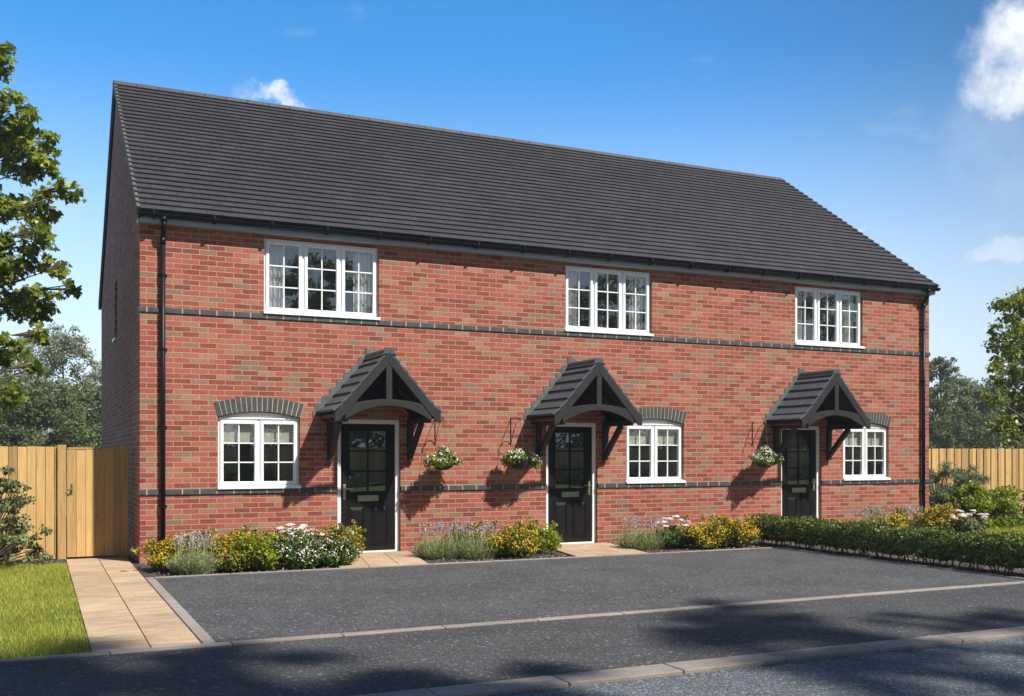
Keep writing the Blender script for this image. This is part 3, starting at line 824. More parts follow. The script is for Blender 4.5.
# canopies
def canopy(xc):
    A = 3.03; E = 2.12; HW = .80; DEP = .90; YF = -DEP
    def zs(t): return A-(A-E)*t + (.035*max(0, (t-.82)/.18)**2 if t > .82 else 0)  # slight bellcast at the foot
    rows = 6
    root = None
    mb = MB()
    for s in (-1, 1):
        for i in range(rows):
            t0, t1 = i/rows, (i+1)/rows
            for ya, yb in ((YF-.03, YF+.28), (YF+.288, YF+.59), (YF+.598, -.004)):
                lo = Vector((xc+s*HW*(t1+.02), 0, zs(min(t1+.02, 1.02)))); hi = Vector((xc+s*HW*max(t0-.02, 0), 0, zs(max(t0-.02, 0))))
                d = (lo-hi).normalized(); nn = Vector((s*abs(d.z), 0, abs(d.x)))
                pl = [lo+nn*.006, lo+nn*.046, hi+nn*.014, hi-nn*.004]
                mb.prism([(p.x, p.z) for p in (pl if s > 0 else pl[::-1])], ya, yb)
    root = obj('canopy', mb, M['ctile'], house, bevel=.003)
    m = MB()   # ridge caps
    for ya, yb in ((YF-.045, YF+.42), (YF+.428, -.004)):
        pr = [(xc+.085*cos(t), A-.01+.075*sin(t)) for t in [pi*j/8 for j in range(9)]]
        pr = [(xc+.115, A-.055)]+pr+[(xc-.115, A-.055), (xc-.06, A-.03), (xc+.06, A-.03)]
        m.prism(pr, ya, yb)
    obj('ridge_cap', m, M['ctile'], root, bevel=.003)
    m = MB()   # boarding under the tiles
    for s in (-1, 1):
        p = [(xc, A-.012), (xc+s*HW, E-.010), (xc+s*HW, E-.032), (xc, A-.036)]
        m.prism(p if s > 0 else p[::-1], YF+.02, -.004)
    obj('roof_board', m, M['canopy'], root)
    for s in (-1, 1):   # barge boards with cut foot
        m = MB(); wd = .150
        pts = [(xc, A-.0), (xc+s*(HW-.05), zs(.94)-.0), (xc+s*(HW+.01), E+.014), (xc+s*(HW+.01), E-.115), (xc+s*(HW-.055), E-.105),
               (xc+s*(HW-.145), E+.0), (xc, A-.172)]
        m.prism(pts if s > 0 else pts[::-1], YF-.045, YF-.004)
        obj('barge_board', m, M['canopy'], root, bevel=.003)
        m = MB(); pts = [(xc+s*.02, A-.045), (xc+s*(HW-.04), E+.0), (xc+s*(HW-.04), E-.1), (xc+s*.02, A-.16)]
        m.prism(pts if s > 0 else pts[::-1], -.075, -.006)
        m.prism(pts if s > 0 else pts[::-1], -.50, -.44)
        obj('rafter', m, M['canopy'], root)
    m = MB(); m.prism([(xc-.045, 2.28), (xc+.045, 2.28), (xc+.045, A-.19), (xc-.045, A-.19)], YF-.040, YF+.004)
    obj('king_post', m, M['canopy'], root, bevel=.003)
    m = MB(); K = 16; lo = []; hi = []
    for i in range(K+1):
        x = -.66+1.32*i/K; c2 = (x/.66)**2
        lo.append((xc+x, 2.245-.215*c2)); hi.append((xc+x, 2.335-.10*c2))
    m.prism(lo+hi[::-1], YF-.036, YF+.0)
    obj('arched_tie', m, M['canopy'], root, bevel=.003)
    m = MB(); m.prism([(xc-.62, 2.34), (xc+.62, 2.34), (xc, A-.05)], -.022, -.004); obj('gable_shade_panel', m, M['under'], root)  # dark sheet added on the wall to stand in for gable shade
    for s in (-1, 1):   # gallows brackets
        X = xc+s*.64
        m = MB(); m.box(X-.042, X+.042, -.075, -.002, 1.42, 2.09)
        m.box(X-.040, X+.040, YF+.02, -.076, 2.005, 2.085)
        m.box(xc+s*(HW-.10)-.04, xc+s*(HW-.10)+.04, YF+.0, -.003, 2.06, 2.10)
        m.box(min(X, xc+s*(HW-.02)), max(X, xc+s*(HW-.02)), -.095, -.004, 2.092, 2.12)
        K = 8; a = Vector((0, -.070, 1.53)); b = Vector((0, -.56, 2.01)); pts = []; q = []
        for i in range(K+1):
            t = i/K; p = a.lerp(b, t); bow = .05*sin(pi*t)
            pts.append((p.y+bow*.7+.03*1, p.z-bow*.7+.0+.03)); q.append((p.y+bow*.7-.03, p.z-bow*.7-.03))
        m.prismx([(min(y, -.012), z) for y, z in pts]+[(min(y, -.07), z) for y, z in q[::-1]], X-.035, X+.035)
        obj('gallows_bracket', m, M['canopy'], root, bevel=.003)
        m = MB(); m.box(min(xc+s*(HW-.14), xc+s*(HW-.01)), max(xc+s*(HW-.14), xc+s*(HW-.01)), YF+.03, -.01, E-.052, E-.036)
        obj('soffit_board', m, M['stain'], root)
    # stepped lead flashing
    m = MB(); N = 8
    for s in (-1, 1):
        p = [(xc, A+.03), (xc+s*(HW+.04), E+.03), (xc+s*(HW+.10), E+.03), (xc+s*(HW+.10), E+.10), (xc, A+.10)]
        p = [(xc, A+.0), (xc+s*(HW+.06), E-.02), (xc+s*(HW+.10), E-.02), (xc+s*(HW+.10), E+.06), (xc, A+.125)]
        m.prism(p if s < 0 else p[::-1], -.012, -.003)
        for i in range(N):
            t = (i+.6)/N; x = xc+s*(HW+.10)*t; z = A+.115-(A-E+.055)*t
            tri = [(x-s*.15, z+.02+.075), (x+s*.015, z-.06), (x+s*.012, z+.065)]
            m.prism(tri if s > 0 else tri[::-1], -.010, -.0035)
    m.prism([(xc-.07, A+.06), (xc+.07, A+.06), (xc+.075, A+.145), (xc+.03, A+.12), (xc-.03, A+.12), (xc-.075, A+.145)], -.014, -.004)
    obj('lead_flashing', m, M['lead'], root)
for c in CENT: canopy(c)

# ------------------------------------------------------------ fences and gate
def board_fence(root, x0, x1, y, z1, bw=.125, lap=0):
    x = x0
    m = MB(); rr = random.Random(int(x0*10))
    while x < x1-.02:
        e = min(x+bw, x1); dy = rr.uniform(0, .004); tp = z1+rr.uniform(-.004, .004)
        if lap and int(round((x-x0)/bw)) % 2: dy += lap
        m.box(x+.0035, e-.0035, y+dy, y+dy+.016, .075+rr.uniform(-.01, .01), tp); x = e
    obj('boards', m, M['wood'], root, bevel=.002)
    m = MB()
    for z in (.3, .9, 1.45): m.box(x0, x1, y+.045, y+.085, z, z+.08)
    obj('rail', m, M['wood'], root)
FZ = 1.64
f = thing('timber_fence', 'timber board fence behind the left lawn and leafy shrub', 'fence', (0, 0, 0), 'golden timber fences')
board_fence(f, -12.0, -1.045, 1.0, FZ, .12)
m = MB(); m.box(-12, -1.05, 1.005, 1.03, .01, .072); obj('gravel_board', m, M['wood'], f)
for x in (-2.9, -4.75, -6.6, -8.45):
    m = MB(); m.box(x, x+.09, 1.09, 1.18, 0, FZ-.02); obj('post', m, M['wood'], f)
gt = thing('timber_gate', 'plain timber side gate with a small dark handle at the end of the paved path', 'gate', (0, 0, 0))
m = MB(); m.box(-1.04, -.925, .955, 1.06, 0, 1.665); obj('post', m, M['wood'], gt, bevel=.006)
m = MB(); m.box(-.175, -.075, .955, 1.06, 0, 1.665); obj('post', m, M['wood'], gt, bevel=.006)
m = MB(); x = -.915; rr = random.Random(5); i = 0
while x < -.19:
    e = min(x+.127, -.183); m.box(x+.002, e-.002, .985+(.004 if i % 2 else 0), 1.003+(.004 if i % 2 else 0), .03, 1.60); x = e; i += 1
obj('gate_boards', m, M['wood'], gt, bevel=.002)
m = MB()
for z in (.2, .85, 1.42): m.box(-.9, -.19, 1.012, 1.05, z, z+.1)
obj('rail', m, M['wood'], gt)
m = MB(); m.box(-.862, -.838, .975, .985, .945, 1.10); m.tube([(-.85, .98, 1.02), (-.85, .93, 1.02), (-.87, .925, 1.015), (-.915, .925, 1.01)], .011, 8); m.tube([(-.85, .978, .98), (-.85, .972, .98)], .012, 8)
obj('handle', m, M['lead'], gt, bevel=.002)
m = MB(); m.box(-.905, -.185, .98, 1.0, 1.605, 1.63); obj('gate_cap', m, M['wood'], gt, bevel=.003)
f = thing('timber_fence', 'timber board fence beyond the right end of the house, behind green shrubs', 'fence', (0, 0, 0), 'golden timber fences')
board_fence(f, 15.23, 32.0, 1.0, 1.66, .115, .022)
for x in (17.0, 18.83, 20.66, 22.5):
    m = MB(); m.box(x, x+.1, 1.09, 1.19, 0, 1.6); obj('post', m, M['wood'], f)

# ------------------------------------------------------------ plants
def shrub_base(name, label, cat, x, y, group=None): return thing(name, label, cat, (x, y, 0), group)

def blobset(w, d, h, n, rr, base=.17, frac=.42):
    out = []
    for _ in range(n):
        a = rr.uniform(0, 2*pi); q = sqrt(rr.random())*.62
        cx, cy = cos(a)*q*w/2, sin(a)*q*d/2
        top = h*(1-.35*q*q*1.6)*rr.uniform(.8, 1.0)
        r = frac*rr.uniform(.75, 1.15)*min(w, h)*.6
        cz = rr.uniform(base*h, max(top-r*.8, base*h+.01))
        out.append((cx, cy, cz, r*rr.uniform(.9, 1.3), r*rr.uniform(.9, 1.3), r*rr.uniform(.7, 1)))
    return out
def stems(parent, blobs, n, r=.006, mat=None, base=.05):
    m = MB(); rr = random.Random(n)
    for i in range(n):
        b = blobs[i % len(blobs)]
        x0, y0 = rr.uniform(-base, base), rr.uniform(-base, base)
        mid = (x0*.5+b[0]*.45+rr.uniform(-.03, .03), y0*.5+b[1]*.45, b[2]*.5)
        m.tube([(x0, y0, -.01), mid, (b[0], b[1], b[2]+b[5]*.4)], [r, r*.8, r*.35], 5)
    return obj('stems', m, mat or M['stem'], parent)

def flowers_on(parent, blobs, n, size, mat, name='flowers', templ=T_PETAL, zmin=.2, jitter=1.06, front=0):
    VS = []
    vol = np.array([max(b[3]*b[4]*b[5], 1e-6)**0.7 for b in blobs]); vol /= vol.sum()
    for b, f in zip(blobs, vol):
        k = max(2, int(n*f))
        d = rng.normal(size=(k, 3)); d[:, 2] = np.abs(d[:, 2])*1.0; d[:, 1] -= front
        d /= np.linalg.norm(d, axis=1, keepdims=True)
        P = d*np.array(b[3:6])*jitter*(0.92+.16*rng.random((k, 1)))+np.array(b[:3])
        P = P[P[:, 2] > zmin*.5]; k = len(P)
        if k == 0: continue
        N = d[:k]+rng.normal(size=(k, 3))*.35
        VS.append(leaf_verts(P, N, size*(.7+.6*rng.random(k)), templ))
    return np_mesh(name, np.concatenate(VS), len(templ), mat, parent)

def lavender(label, x, y, w, d, h, seed):
    r0 = shrub_base('lavender', label, 'plant', x, y+BED, 'lavender clumps in the beds')
    n = 900
    a = rng.random(n)*2*pi; q = np.sqrt(rng.random(n))
    bx, by = np.cos(a)*q*w*.40, np.sin(a)*q*d*.38
    hh = h*(.30+.36*rng.random(n))*(1-.28*q**2)
    lean = np.stack([np.cos(a)*q*.10+rng.normal(size=n)*.035, np.sin(a)*q*.10+rng.normal(size=n)*.035, hh], 1)
    B = np.stack([bx, by, np.zeros(n)], 1)
    wdt = np.stack([np.cos(a+1.2), np.sin(a+1.2), np.zeros(n)], 1)*.0045
    V = np.stack([B-wdt, B+lean*.5-wdt*.8, B+lean, B+lean*.5+wdt*.8, B+wdt], 1).reshape(-1, 3)
    k = 4200; t = rng.random(k)**.8*.98; idx = rng.integers(0, n, k)
    P = B[idx]+lean[idx]*t[:, None]
    D = lean[idx]/hh[idx][:, None]+rng.normal(size=(k, 3))*.45; D /= np.linalg.norm(D, axis=1, keepdims=True)
    sd_ = np.cross(D, rng.normal(size=(k, 3))); sd_ /= np.linalg.norm(sd_, axis=1, keepdims=True)
    Ln = (.03+.035*rng.random(k))[:, None]
    W2 = np.stack([P-sd_*.0015, P+D*Ln*.4-sd_*.0045, P+D*Ln, P+D*Ln*.4+sd_*.0045, P+sd_*.0015], 1).reshape(-1, 3)
    np_mesh('foliage', np.concatenate([V, W2]), 5, M['lavleaf'], r0)
    ns = 80; SV = []; FV = []
    for i in range(ns):
        j = rng.integers(0, n); L = h*rng.uniform(.72, 1.1)
        top = B[j]*1.1+np.array([rng.normal()*.03, rng.normal()*.03, L])
        o_ = np.array([.0022, .0, 0])
        SV.append(np.stack([B[j]-o_, top-o_*.7, top+np.array([0, 0, .004]), top+o_*.7, B[j]+o_]))
        kk = 14; tt = rng.random(kk)
        P = top+np.stack([rng.normal(size=kk)*.005, rng.normal(size=kk)*.005, tt*.055-.02], 1)
        FV.append(leaf_verts(P, rng.normal(size=(kk, 3))+[0, 0, .1], .013+.008*rng.random(kk), T_PETAL))
    np_mesh('stalks', np.concatenate(SV), 5, M['lavleaf'], r0)
    np_mesh('flowers', np.concatenate(FV), 6, M['lavflower'], r0)

def flower_bush(name, label, x, y, w, d, h, seed, leafmat, flmat, nl, nf, ls, fs, group, shell=.35, nb=16, templ=T_OVAL, fl2=None):
    rr = random.Random(seed); r0 = shrub_base(name, label, 'plant', x, y+BED, group)
    bl = blobset(w*1.28, d*1.15, h*1.1, nb+20, rr)
    for _ in range(14):   # stray sprigs that break the outline
        a_ = rr.uniform(0, 2*pi); e_ = rr.uniform(.15, 1.2); q_ = rr.uniform(.46, .60)*cos(e_*.8)
        bl.append((cos(a_)*q_*w*1.1, sin(a_)*q_*d, max(.06, h*(.35+.68*sin(e_))), .055, .055, .07))
    foliage_blobs('foliage', bl, int(nl*3.2), ls, templ, M[leafmat], r0, shell=shell, floor=.015)
    if nf: flowers_on(r0, bl, int(nf*2.0), fs*.85, M[flmat])
    if fl2: flowers_on(r0, bl, nf//2, fs*.9, M[fl2], 'buds')
    stems(r0, bl, 14)
    return r0, bl

def sedum(label, x, y, w, d, h, seed, nheads=13, npink=7):
    rr = random.Random(seed); r0 = shrub_base('sedum', label, 'plant', x, y+BED, 'sedums with flat flower heads')
    bl = blobset(w, d, h*.98, 20, rr)
    foliage_blobs('foliage', bl, 3600, .05, T_OVAL, M['greygreen'], r0, shell=.3, floor=.01)
    stems(r0, bl, 12)
    sm_ = MB()
    def heads(nm, n, mat, zr):
        VS = []
        for i in range(n):
            a = rr.uniform(0, 2*pi); q = sqrt(rr.random())*.5
            c = np.array([cos(a)*q*w*.9, sin(a)*q*d*.9, h*rr.uniform(*zr)*(1-1.1*q*q)])
            sm_.tube([(c[0]*.3, c[1]*.3, c[2]*.3), (c[0]*.85, c[1]*.85, c[2]*.75), tuple(c)], .004, 4, False)
            R = rr.uniform(.05, .085); k = 110
            aa = rng.random(k)*2*pi; qq = np.sqrt(rng.random(k))
            P = c+np.stack([np.cos(aa)*qq*R, np.sin(aa)*qq*R, R*.22*(1-qq**2)+rng.normal(size=k)*.004], 1)
            VS.append(leaf_verts(P, np.stack([np.cos(aa)*qq, np.sin(aa)*qq, np.ones(k)*.9], 1)+rng.normal(size=(k, 3))*.3, .018+.01*rng.random(k), T_PETAL))
        np_mesh(nm, np.concatenate(VS), 6, M[mat], r0)
    heads('flower_heads', nheads, 'whitef', (.80, 1.02)); heads('pink_heads', npink, 'pinkf', (.72, .95))
    obj('flower_stalks', sm_, M['greygreen'], r0)

YB = 'yellow flowering shrubs in the beds'
# first bed, between the side path and the first door
lavender('lavender clump at the house corner beside the side path, in front of the left downpipe', .52, -1.45, .62, .55, .47, 1)
flower_bush('golden_shrub', 'yellow flowering shrub behind the corner lavender', .38, -.95, .95, .9, .47, 21, 'goldleaf', 'yellow', 1700, 620, .04, .026, YB)
flower_bush('golden_shrub', 'yellow flowering shrub under the left end of the ground floor window', 1.12, -1.0, .95, .9, .52, 22, 'goldleaf', 'yellow', 1900, 700, .04, .026, YB)
flower_bush('lime_bush', 'bright lime green bush between yellow shrub and white flowering bush', 1.36, -1.42, .70, .65, .44, 23, 'lime', 'yellow', 1500, 190, .042, .02, None)
flower_bush('white_flower_bush', 'low bush covered in small white and pink flowers under the first ground floor window', 2.02, -1.40, 1.2, .85, .50, 24, 'green', 'whitef', 2200, 430, .036, .024, None, fl2='pinkf')
flower_bush('green_bush', 'plain green leafy bush tucked against the wall in the first bed', 1.75, -.5, .7, .5, .42, 25, 'green', 'pinkf', 1400, 50, .04, .02, None)
sedum('sedum with flat white and pink heads next to the first door path', 2.05, -.62, .95, .6, .55, 26, 17, 9)
flower_bush('golden_shrub', 'yellow flowering shrub right beside the left edge of the first black door', 2.58, -.9, .6, .7, .54, 27, 'goldleaf', 'yellow', 1400, 480, .04, .025, YB)
# second bed, between first and second doors
lavender('lavender clump just right of the first door path', 4.15, -.95, .85, .8, .48, 2)
lavender('lavender clump in front of a yellow shrub, below the gap between two hanging baskets', 4.62, -1.15, .8, .7, .47, 3)
flower_bush('golden_shrub', 'yellow flowering shrub behind lavender under the first two hanging baskets', 4.78, -.5, .65, .6, .46, 31, 'goldleaf', 'yellow', 1400, 480, .038, .024, YB)
flower_bush('golden_shrub', 'dense orange yellow shrub between lavender and the pink budded bush', 5.12, -1.3, .82, .8, .50, 32, 'goldleaf', 'yellow', 2000, 900, .036, .024, YB)
flower_bush('pink_budded_bush', 'green bush with pale pink buds leaning over the second door path', 5.66, -1.0, .78, .7, .50, 33, 'lime', 'pinkf', 1500, 110, .042, .02, None)
# third bed, between second door and hedge
lavender('lavender clump right of the second door path', 7.62, -1.0, .82, .75, .46, 4)
sedum('sedum with white and pink heads under the middle ground floor window', 8.35, -.85, .75, .6, .51, 41, 12, 9)
flower_bush('golden_shrub', 'yellow flowering shrub in front of the sedum, left of the hedge', 8.55, -1.35, .82, .8, .50, 42, 'goldleaf', 'yellow', 1900, 850, .036, .026, YB)
flower_bush('golden_shrub', 'yellow flowering shrub touching the left end of the clipped hedge', 9.12, -1.35, .9, .8, .50, 43, 'goldleaf', 'yellow', 1900, 850, .036, .026, YB)
flower_bush('green_bush', 'small green bush filling the gap between lavender and lime bush in the first bed', .98, -1.42, .5, .5, .36, 71, 'goldleaf', 'yellow', 900, 200, .036, .022, None)
flower_bush('white_flower_bush', 'small white dotted bush at the front edge of the first bed, by the door path', 2.42, -1.42, .5, .5, .34, 72, 'green', 'whitef', 900, 190, .034, .022, None, fl2='pinkf')
flower_bush('green_bush', 'small green bush beside the sedum in the third bed', 8.05, -1.15, .5, .5, .34, 73, 'green', 'pinkf', 900, 60, .036, .02, None)
# beyond the hedge
lavender('lavender clump seen over the hedge, right of the third door', 12.75, -.8, .9, .7, .50, 5)
flower_bush('golden_shrub', 'yellow flowering shrub seen over the hedge below the right ground floor window', 13.2, -.75, .8, .7, .50, 51, 'goldleaf', 'yellow', 1300, 560, .045, .03, YB)
lavender('lavender clump between two yellow shrubs beyond the hedge', 13.75, -.75, .6, .6, .50, 6)
flower_bush('golden_shrub', 'yellow flowering shrub beyond the hedge, at the foot of the right downpipe', 14.2, -1.1, 1.0, .8, .58, 52, 'goldleaf', 'yellow', 1900, 900, .045, .03, YB)
sedum('sedum with white heads at the right house corner by the pale path', 14.5, -1.45, .85, .7, .52, 53, 17, 6)

# clipped hedge
hx0, hx1, hy0, hy1, hh = 9.76, 10.28, -6.62, -1.1, .455
hd = thing('clipped_hedge', 'low dark green clipped hedge along the right side of the driveway', 'hedge', ((hx0+hx1)/2, (hy0+hy1)/2, 0))
L = hy1-hy0; n = 42000
P = np.stack([rng.uniform(-1, 1, n), rng.uniform(-1, 1, n), rng.uniform(-1, 1, n)], 1)
ax = rng.random(n); face = np.argmax(np.abs(P)*np.array([1, .0, 1.15]), axis=1)
sgn = np.sign(P)
push = rng.random(n) < .8
for a_ in (0, 2):
    sel = push & (face == a_); P[sel, a_] = sgn[sel, a_]*(.80+.24*rng.random(sel.sum()))
P[:, 0] *= (hx1-hx0)/2; yy = P[:, 1]*L/2; P[:, 1] = yy
lump = .035*np.sin(yy*5.1)+.03*np.sin(yy*11.3+1)+.02*np.sin(yy*23)
P[:, 2] = .10+(P[:, 2]*.5+.5)*(hh-.10+lump*.6); P[:, 0] *= 1+lump*1.3
low = P[:, 2] < .16; P[low, 0] *= .8
keep = ~(low & (np.sin(yy*17)+np.sin(yy*7.3) > .5)); P = P[keep]; n = len(P)
P += rng.normal(size=(n, 3))*.008
N = P*np.array([2.5, 0, 0])+np.array([0, 0, .5])+rng.normal(size=(n, 3))*.55
np_mesh('foliage', leaf_verts(P, N, .028+.02*rng.random(n), T_OVAL), 6, M['hedge'], hd)
m = MB(); y = -L/2+.1
while y < L/2:
    for k in range(3):
        x = rnd.uniform(-.14, .1); yb = y+rnd.uniform(-.05, .05)
        m.tube([(x, yb, -.01), (x+rnd.uniform(-.03, .03), yb+rnd.uniform(-.04, .04), .12), (x+rnd.uniform(-.09, .09), yb+rnd.uniform(-.1, .1), .36)], [.011, .009, .004], 5)
    y += .24
obj('stems', m, M['stem'], hd)

# bark chips in the beds
n = 9000
def chips(name, x0, x1, y0, y1, n, s=.03):
    P = np.stack([rng.uniform(x0, x1, n), rng.uniform(y0, y1, n), rng.random(n)*.012-.004], 1)
    for xw in (2.72, 6.32, 11.3):
        P = P[~((P[:, 0]-P[:, 1]/1.9*.37 > xw-.02) & (P[:, 0]-P[:, 1]/1.9*.37 < xw+1.28) & (P[:, 1] > -1.95))]
    n = len(P)
    V = leaf_verts(P, rng.normal(size=(n, 3))*.45+[0, 0, 1], s*(.5+rng.random(n)), T_QUAD)
    o = np_mesh(name, V, 4, M['chip']); o['kind'] = 'stuff'; o['label'] = 'loose bark chips'; return o
ch1 = chips('bark_chips', .03, 9.55, -1.87, -.03, 9000)
tag(ch1, 'loose dark bark chips covering the flower beds in front of the house', 'mulch')
ch2 = chips('bark_chips', 9.68, 14.8, -6.6, -.03, 9000); tag(ch2, 'grey bark chips under the clipped hedge', 'mulch')
ch3 = chips('bark_chips', -4, -.95, .40, .98, 2200); tag(ch3, 'bark chip strip at the foot of the left fence', 'mulch')

# hanging baskets
def hanging_basket(label, x, seed):
    Y = -.36; r0 = thing('hanging_basket', label, 'hanging basket', (x, Y, 1.28), 'hanging baskets on the front wall')
    m = MB(); m.lathe([(.0, 0.0), (.07, .008), (.125, .045), (.165, .10), (.18, .16), (.186, .165), (.175, .17), (.0, .15)], (0, 0, 0), 24)
    for k in range(12):
        t = 2*pi*k/12
        m.tube([(.075*cos(t), .075*sin(t), .012), (.132*cos(t), .132*sin(t), .05), (.172*cos(t), .172*sin(t), .11), (.187*cos(t), .187*sin(t), .165)], .005, 4)
    obj('basket', m, M['basket'], r0, smooth=True)
    m = MB(); tip = (0, 0, .80)
    for k in range(3):
        t = 2*pi*k/3+.4; m.tube([(.18*cos(t), .18*sin(t), .165), tip], .0022, 4)
    obj('chain', m, M['lead'], r0)
    m = MB(); yw = -Y
    m.box(-.007, .007, yw-.010, yw-.001, .40, .85)
    m.tube([(0, yw-.008, .83), (0, yw-.18, .835), (0, .01, .83), (0, -.02, .85), (0, -.03, .83), (0, -.01, .795), (0, .008, .80)], .0065, 6)
    m.tube([(0, yw-.01, .42), (0, yw-.10, .60), (0, yw-.2, .74), (0, .03, .825)], .006, 6)
    obj('wall_bracket', m, M['wire'], r0)
    rr = random.Random(seed)
    bl = []
    for k in range(22):
        t = rr.uniform(0, 2*pi); q = rr.uniform(0, .25)
        bl.append((cos(t)*q*1.18, sin(t)*q*.85, .30-q*.75+rr.uniform(-.04, .05), .10, .10, .075))
    foliage_blobs('foliage', bl, 2300, .040, T_OVAL, M['lime'], r0, shell=.4)
    flowers_on(r0, bl, 420, .026, M['paleflower'], zmin=-.5)
hanging_basket('hanging basket of white and lilac flowers just right of the first canopy', 4.43, 1)
hanging_basket('hanging basket of white flowers just left of the middle door', 5.76, 2)
hanging_basket('hanging basket of white flowers left of the third door', 10.71, 3)

# ------------------------------------------------------------ shrubs beyond
def open_shrub(name, label, x, y, w, h, seed, mat, nl, ls, nb=26, templ=T_OVAL, group=None, r=.14, upl=.3, nst=26):
    rr = random.Random(seed); r0 = shrub_base(name, label, 'shrub', x, y, group)
    bl = []; m = MB()
    for i in range(nb):
        a = rr.uniform(0, 2*pi); el = rr.uniform(.05, 1); q = sqrt(1-el*el*.8)*rr.uniform(.5, 1)
        c = (cos(a)*q*w/2, sin(a)*q*w/2*.8, max(.1, h*el*rr.uniform(.8, .97)))
        rad = r*rr.uniform(.6, 1.2)
        bl.append((*c, rad*1.2, rad*1.2, rad*.75))
        m.tube([(rr.uniform(-.04, .04), rr.uniform(-.04, .04), -.01), (c[0]*.35, c[1]*.35, c[2]*.45), (c[0]*.8, c[1]*.8, c[2]*.85), c], [.014, .011, .007, .003], 5)
    obj('stems', m, M['stem'], r0)
    foliage_blobs('foliage', bl, nl, ls, templ, M[mat], r0, shell=.15, up=upl)
    return r0
open_shrub('leafy_shrub', 'airy grey green shrub in front of the left timber fence', -1.98, .30, 1.7, 1.42, 61, 'greygreen', 6500, .048, 130, r=.085)
open_shrub('feathery_shrub', 'tall feathery blue green shrub against the right corner of the house', 15.75, .30, 1.1, 1.40, 62, 'teal', 8000, .075, 60, T_NARROW, r=.14)
open_shrub('feathery_shrub', 'feathery blue green shrub standing behind the lime green bushes', 16.9, .45, 1.2, 1.3, 63, 'teal', 8000, .075, 60, T_NARROW, r=.14)
open_shrub('lime_shrub', 'lime green leafy shrub between feathery shrub and rounded green bush', 16.2, -.1, 1.0, .98, 64, 'lime', 5000, .06, 60, r=.15)
open_shrub('round_bush', 'rounded mid green bush in front of the right fence', 17.35, .0, 1.25, .86, 65, 'lime', 6500, .055, 70, r=.17)
open_shrub('dark_shrub', 'dark green shrub cut by the right edge of the picture', 19.1, .1, 1.4, 1.15, 66, 'green', 4200, .075, 34, r=.24)
open_shrub('dark_shrub', 'dark green bush beyond the right edge shrub by the fence', 20.8, .2, 1.5, 1.05, 67, 'green', 3000, .075, 30, r=.24)

# grass
def grass(name, label, x0, x1, y0, y1, n, h, wd):
    P = np.stack([rng.uniform(x0, x1, n), rng.uniform(y0, y1, n), np.full(n, -.01)], 1)
    hv = h*(.45+.75*rng.random(n))*(1+.25*np.sin(P[:, 0]*3.1+np.sin(P[:, 1]*2.3)*2))
    ln = np.stack([rng.normal(size=n)*.35, rng.normal(size=n)*.35, np.ones(n)], 1)*hv[:, None]
    a = rng.random(n)*pi; wv = np.stack([np.cos(a), np.sin(a), np.zeros(n)], 1)*wd
    V = np.stack([P-wv, P+wv, P+ln], 1).reshape(-1, 3)
    o = np_mesh(name, V, 3, M['grass']); tag(o, label, 'grass'); o['kind'] = 'stuff'; return o
grass('lawn_grass', 'short sunlit grass of the left lawn beside the paved path', -4.4, -.935, -6.70, .40, 85000, .05, .0028)
grass('lawn_grass', 'short grass of the lawn at the right, behind the hedge', 14.96, 24, -5.0, -.05, 60000, .055, .006)

# ------------------------------------------------------------ trees
def tree(name, label, x, y, blobs, trunk_h, tr, leafmat, nl, ls, templ=T_QUAD, group=None, shell=.25, sub=6, up=.3, seed=1, rand=.8, barkm='bark_tree', subr=.42, limb=1.0):
    """blobs given relative to base; each blob is broken into sub clumps on its own twigs"""
    rr = random.Random(seed); r0 = thing(name, label, 'tree', (x, y, 0), group)
    m = MB()
    top = max(b[2] for b in blobs)
    cxm = sum(b[0] for b in blobs)/len(blobs); cym = sum(b[1] for b in blobs)/len(blobs)
    tp = [(0, 0, -.05), (rr.uniform(-.05, .05), rr.uniform(-.05, .05), trunk_h*.5), (cxm*.15, cym*.15, trunk_h)]
    k = 5
    for i in range(1, k+1):
        t = i/k; tp.append((cxm*(.15+.5*t)+rr.uniform(-.1, .1)*tr*4, cym*(.15+.5*t)+rr.uniform(-.1, .1)*tr*4, trunk_h+(top-trunk_h)*t))
    m.tube(tp, [tr*1.25, tr*1.0, tr*.9]+[tr*(.8-.68*i/k) for i in range(1, k+1)], 10)
    obj('trunk', m, M[barkm], r0, smooth=True)
    m = MB(); subs = []
    for b in blobs:
        bx, by, bz, rx, ry, rz = b
        # where it leaves the trunk
        zt = max(trunk_h*.75, min(bz-.35*sqrt(bx*bx+by*by)-.2*rz, top*.92)); f = min(max((zt-trunk_h)/(max(top-trunk_h, .1)), 0), 1)
        sx, sy = cxm*(.15+.5*f), cym*(.15+.5*f)
        rb = tr*.38*(1-.5*f)*limb
        m.tube([(sx, sy, zt), (sx+(bx-sx)*.45, sy+(by-sy)*.45, zt+(bz-zt)*.35+.1), (bx, by, bz)], [rb, rb*.65, rb*.28], 6)
        for j in range(sub):
            d = Vector((rr.gauss(0, 1), rr.gauss(0, 1), rr.gauss(.1, .9))).normalized()*rr.uniform(.45, .85)
            c = (bx+d.x*rx, by+d.y*ry, bz+d.z*rz); s = subr*rr.uniform(.65, 1.2)
            subs.append((*c, rx*s, ry*s, rz*s*.8))
            m.tube([(bx+(sx-bx)*.15, by+(sy-by)*.15, bz-.15*rz), ((bx+c[0])/2, (by+c[1])/2, (bz+c[2])/2+.03), c], [rb*.3, rb*.2, rb*.08], 4, False)
    obj('branches', m, M[barkm], r0, smooth=True)
    foliage_blobs('crown', subs, nl, ls, templ, M[leafmat], r0, shell=shell, up=up, rand=rand)
    return r0

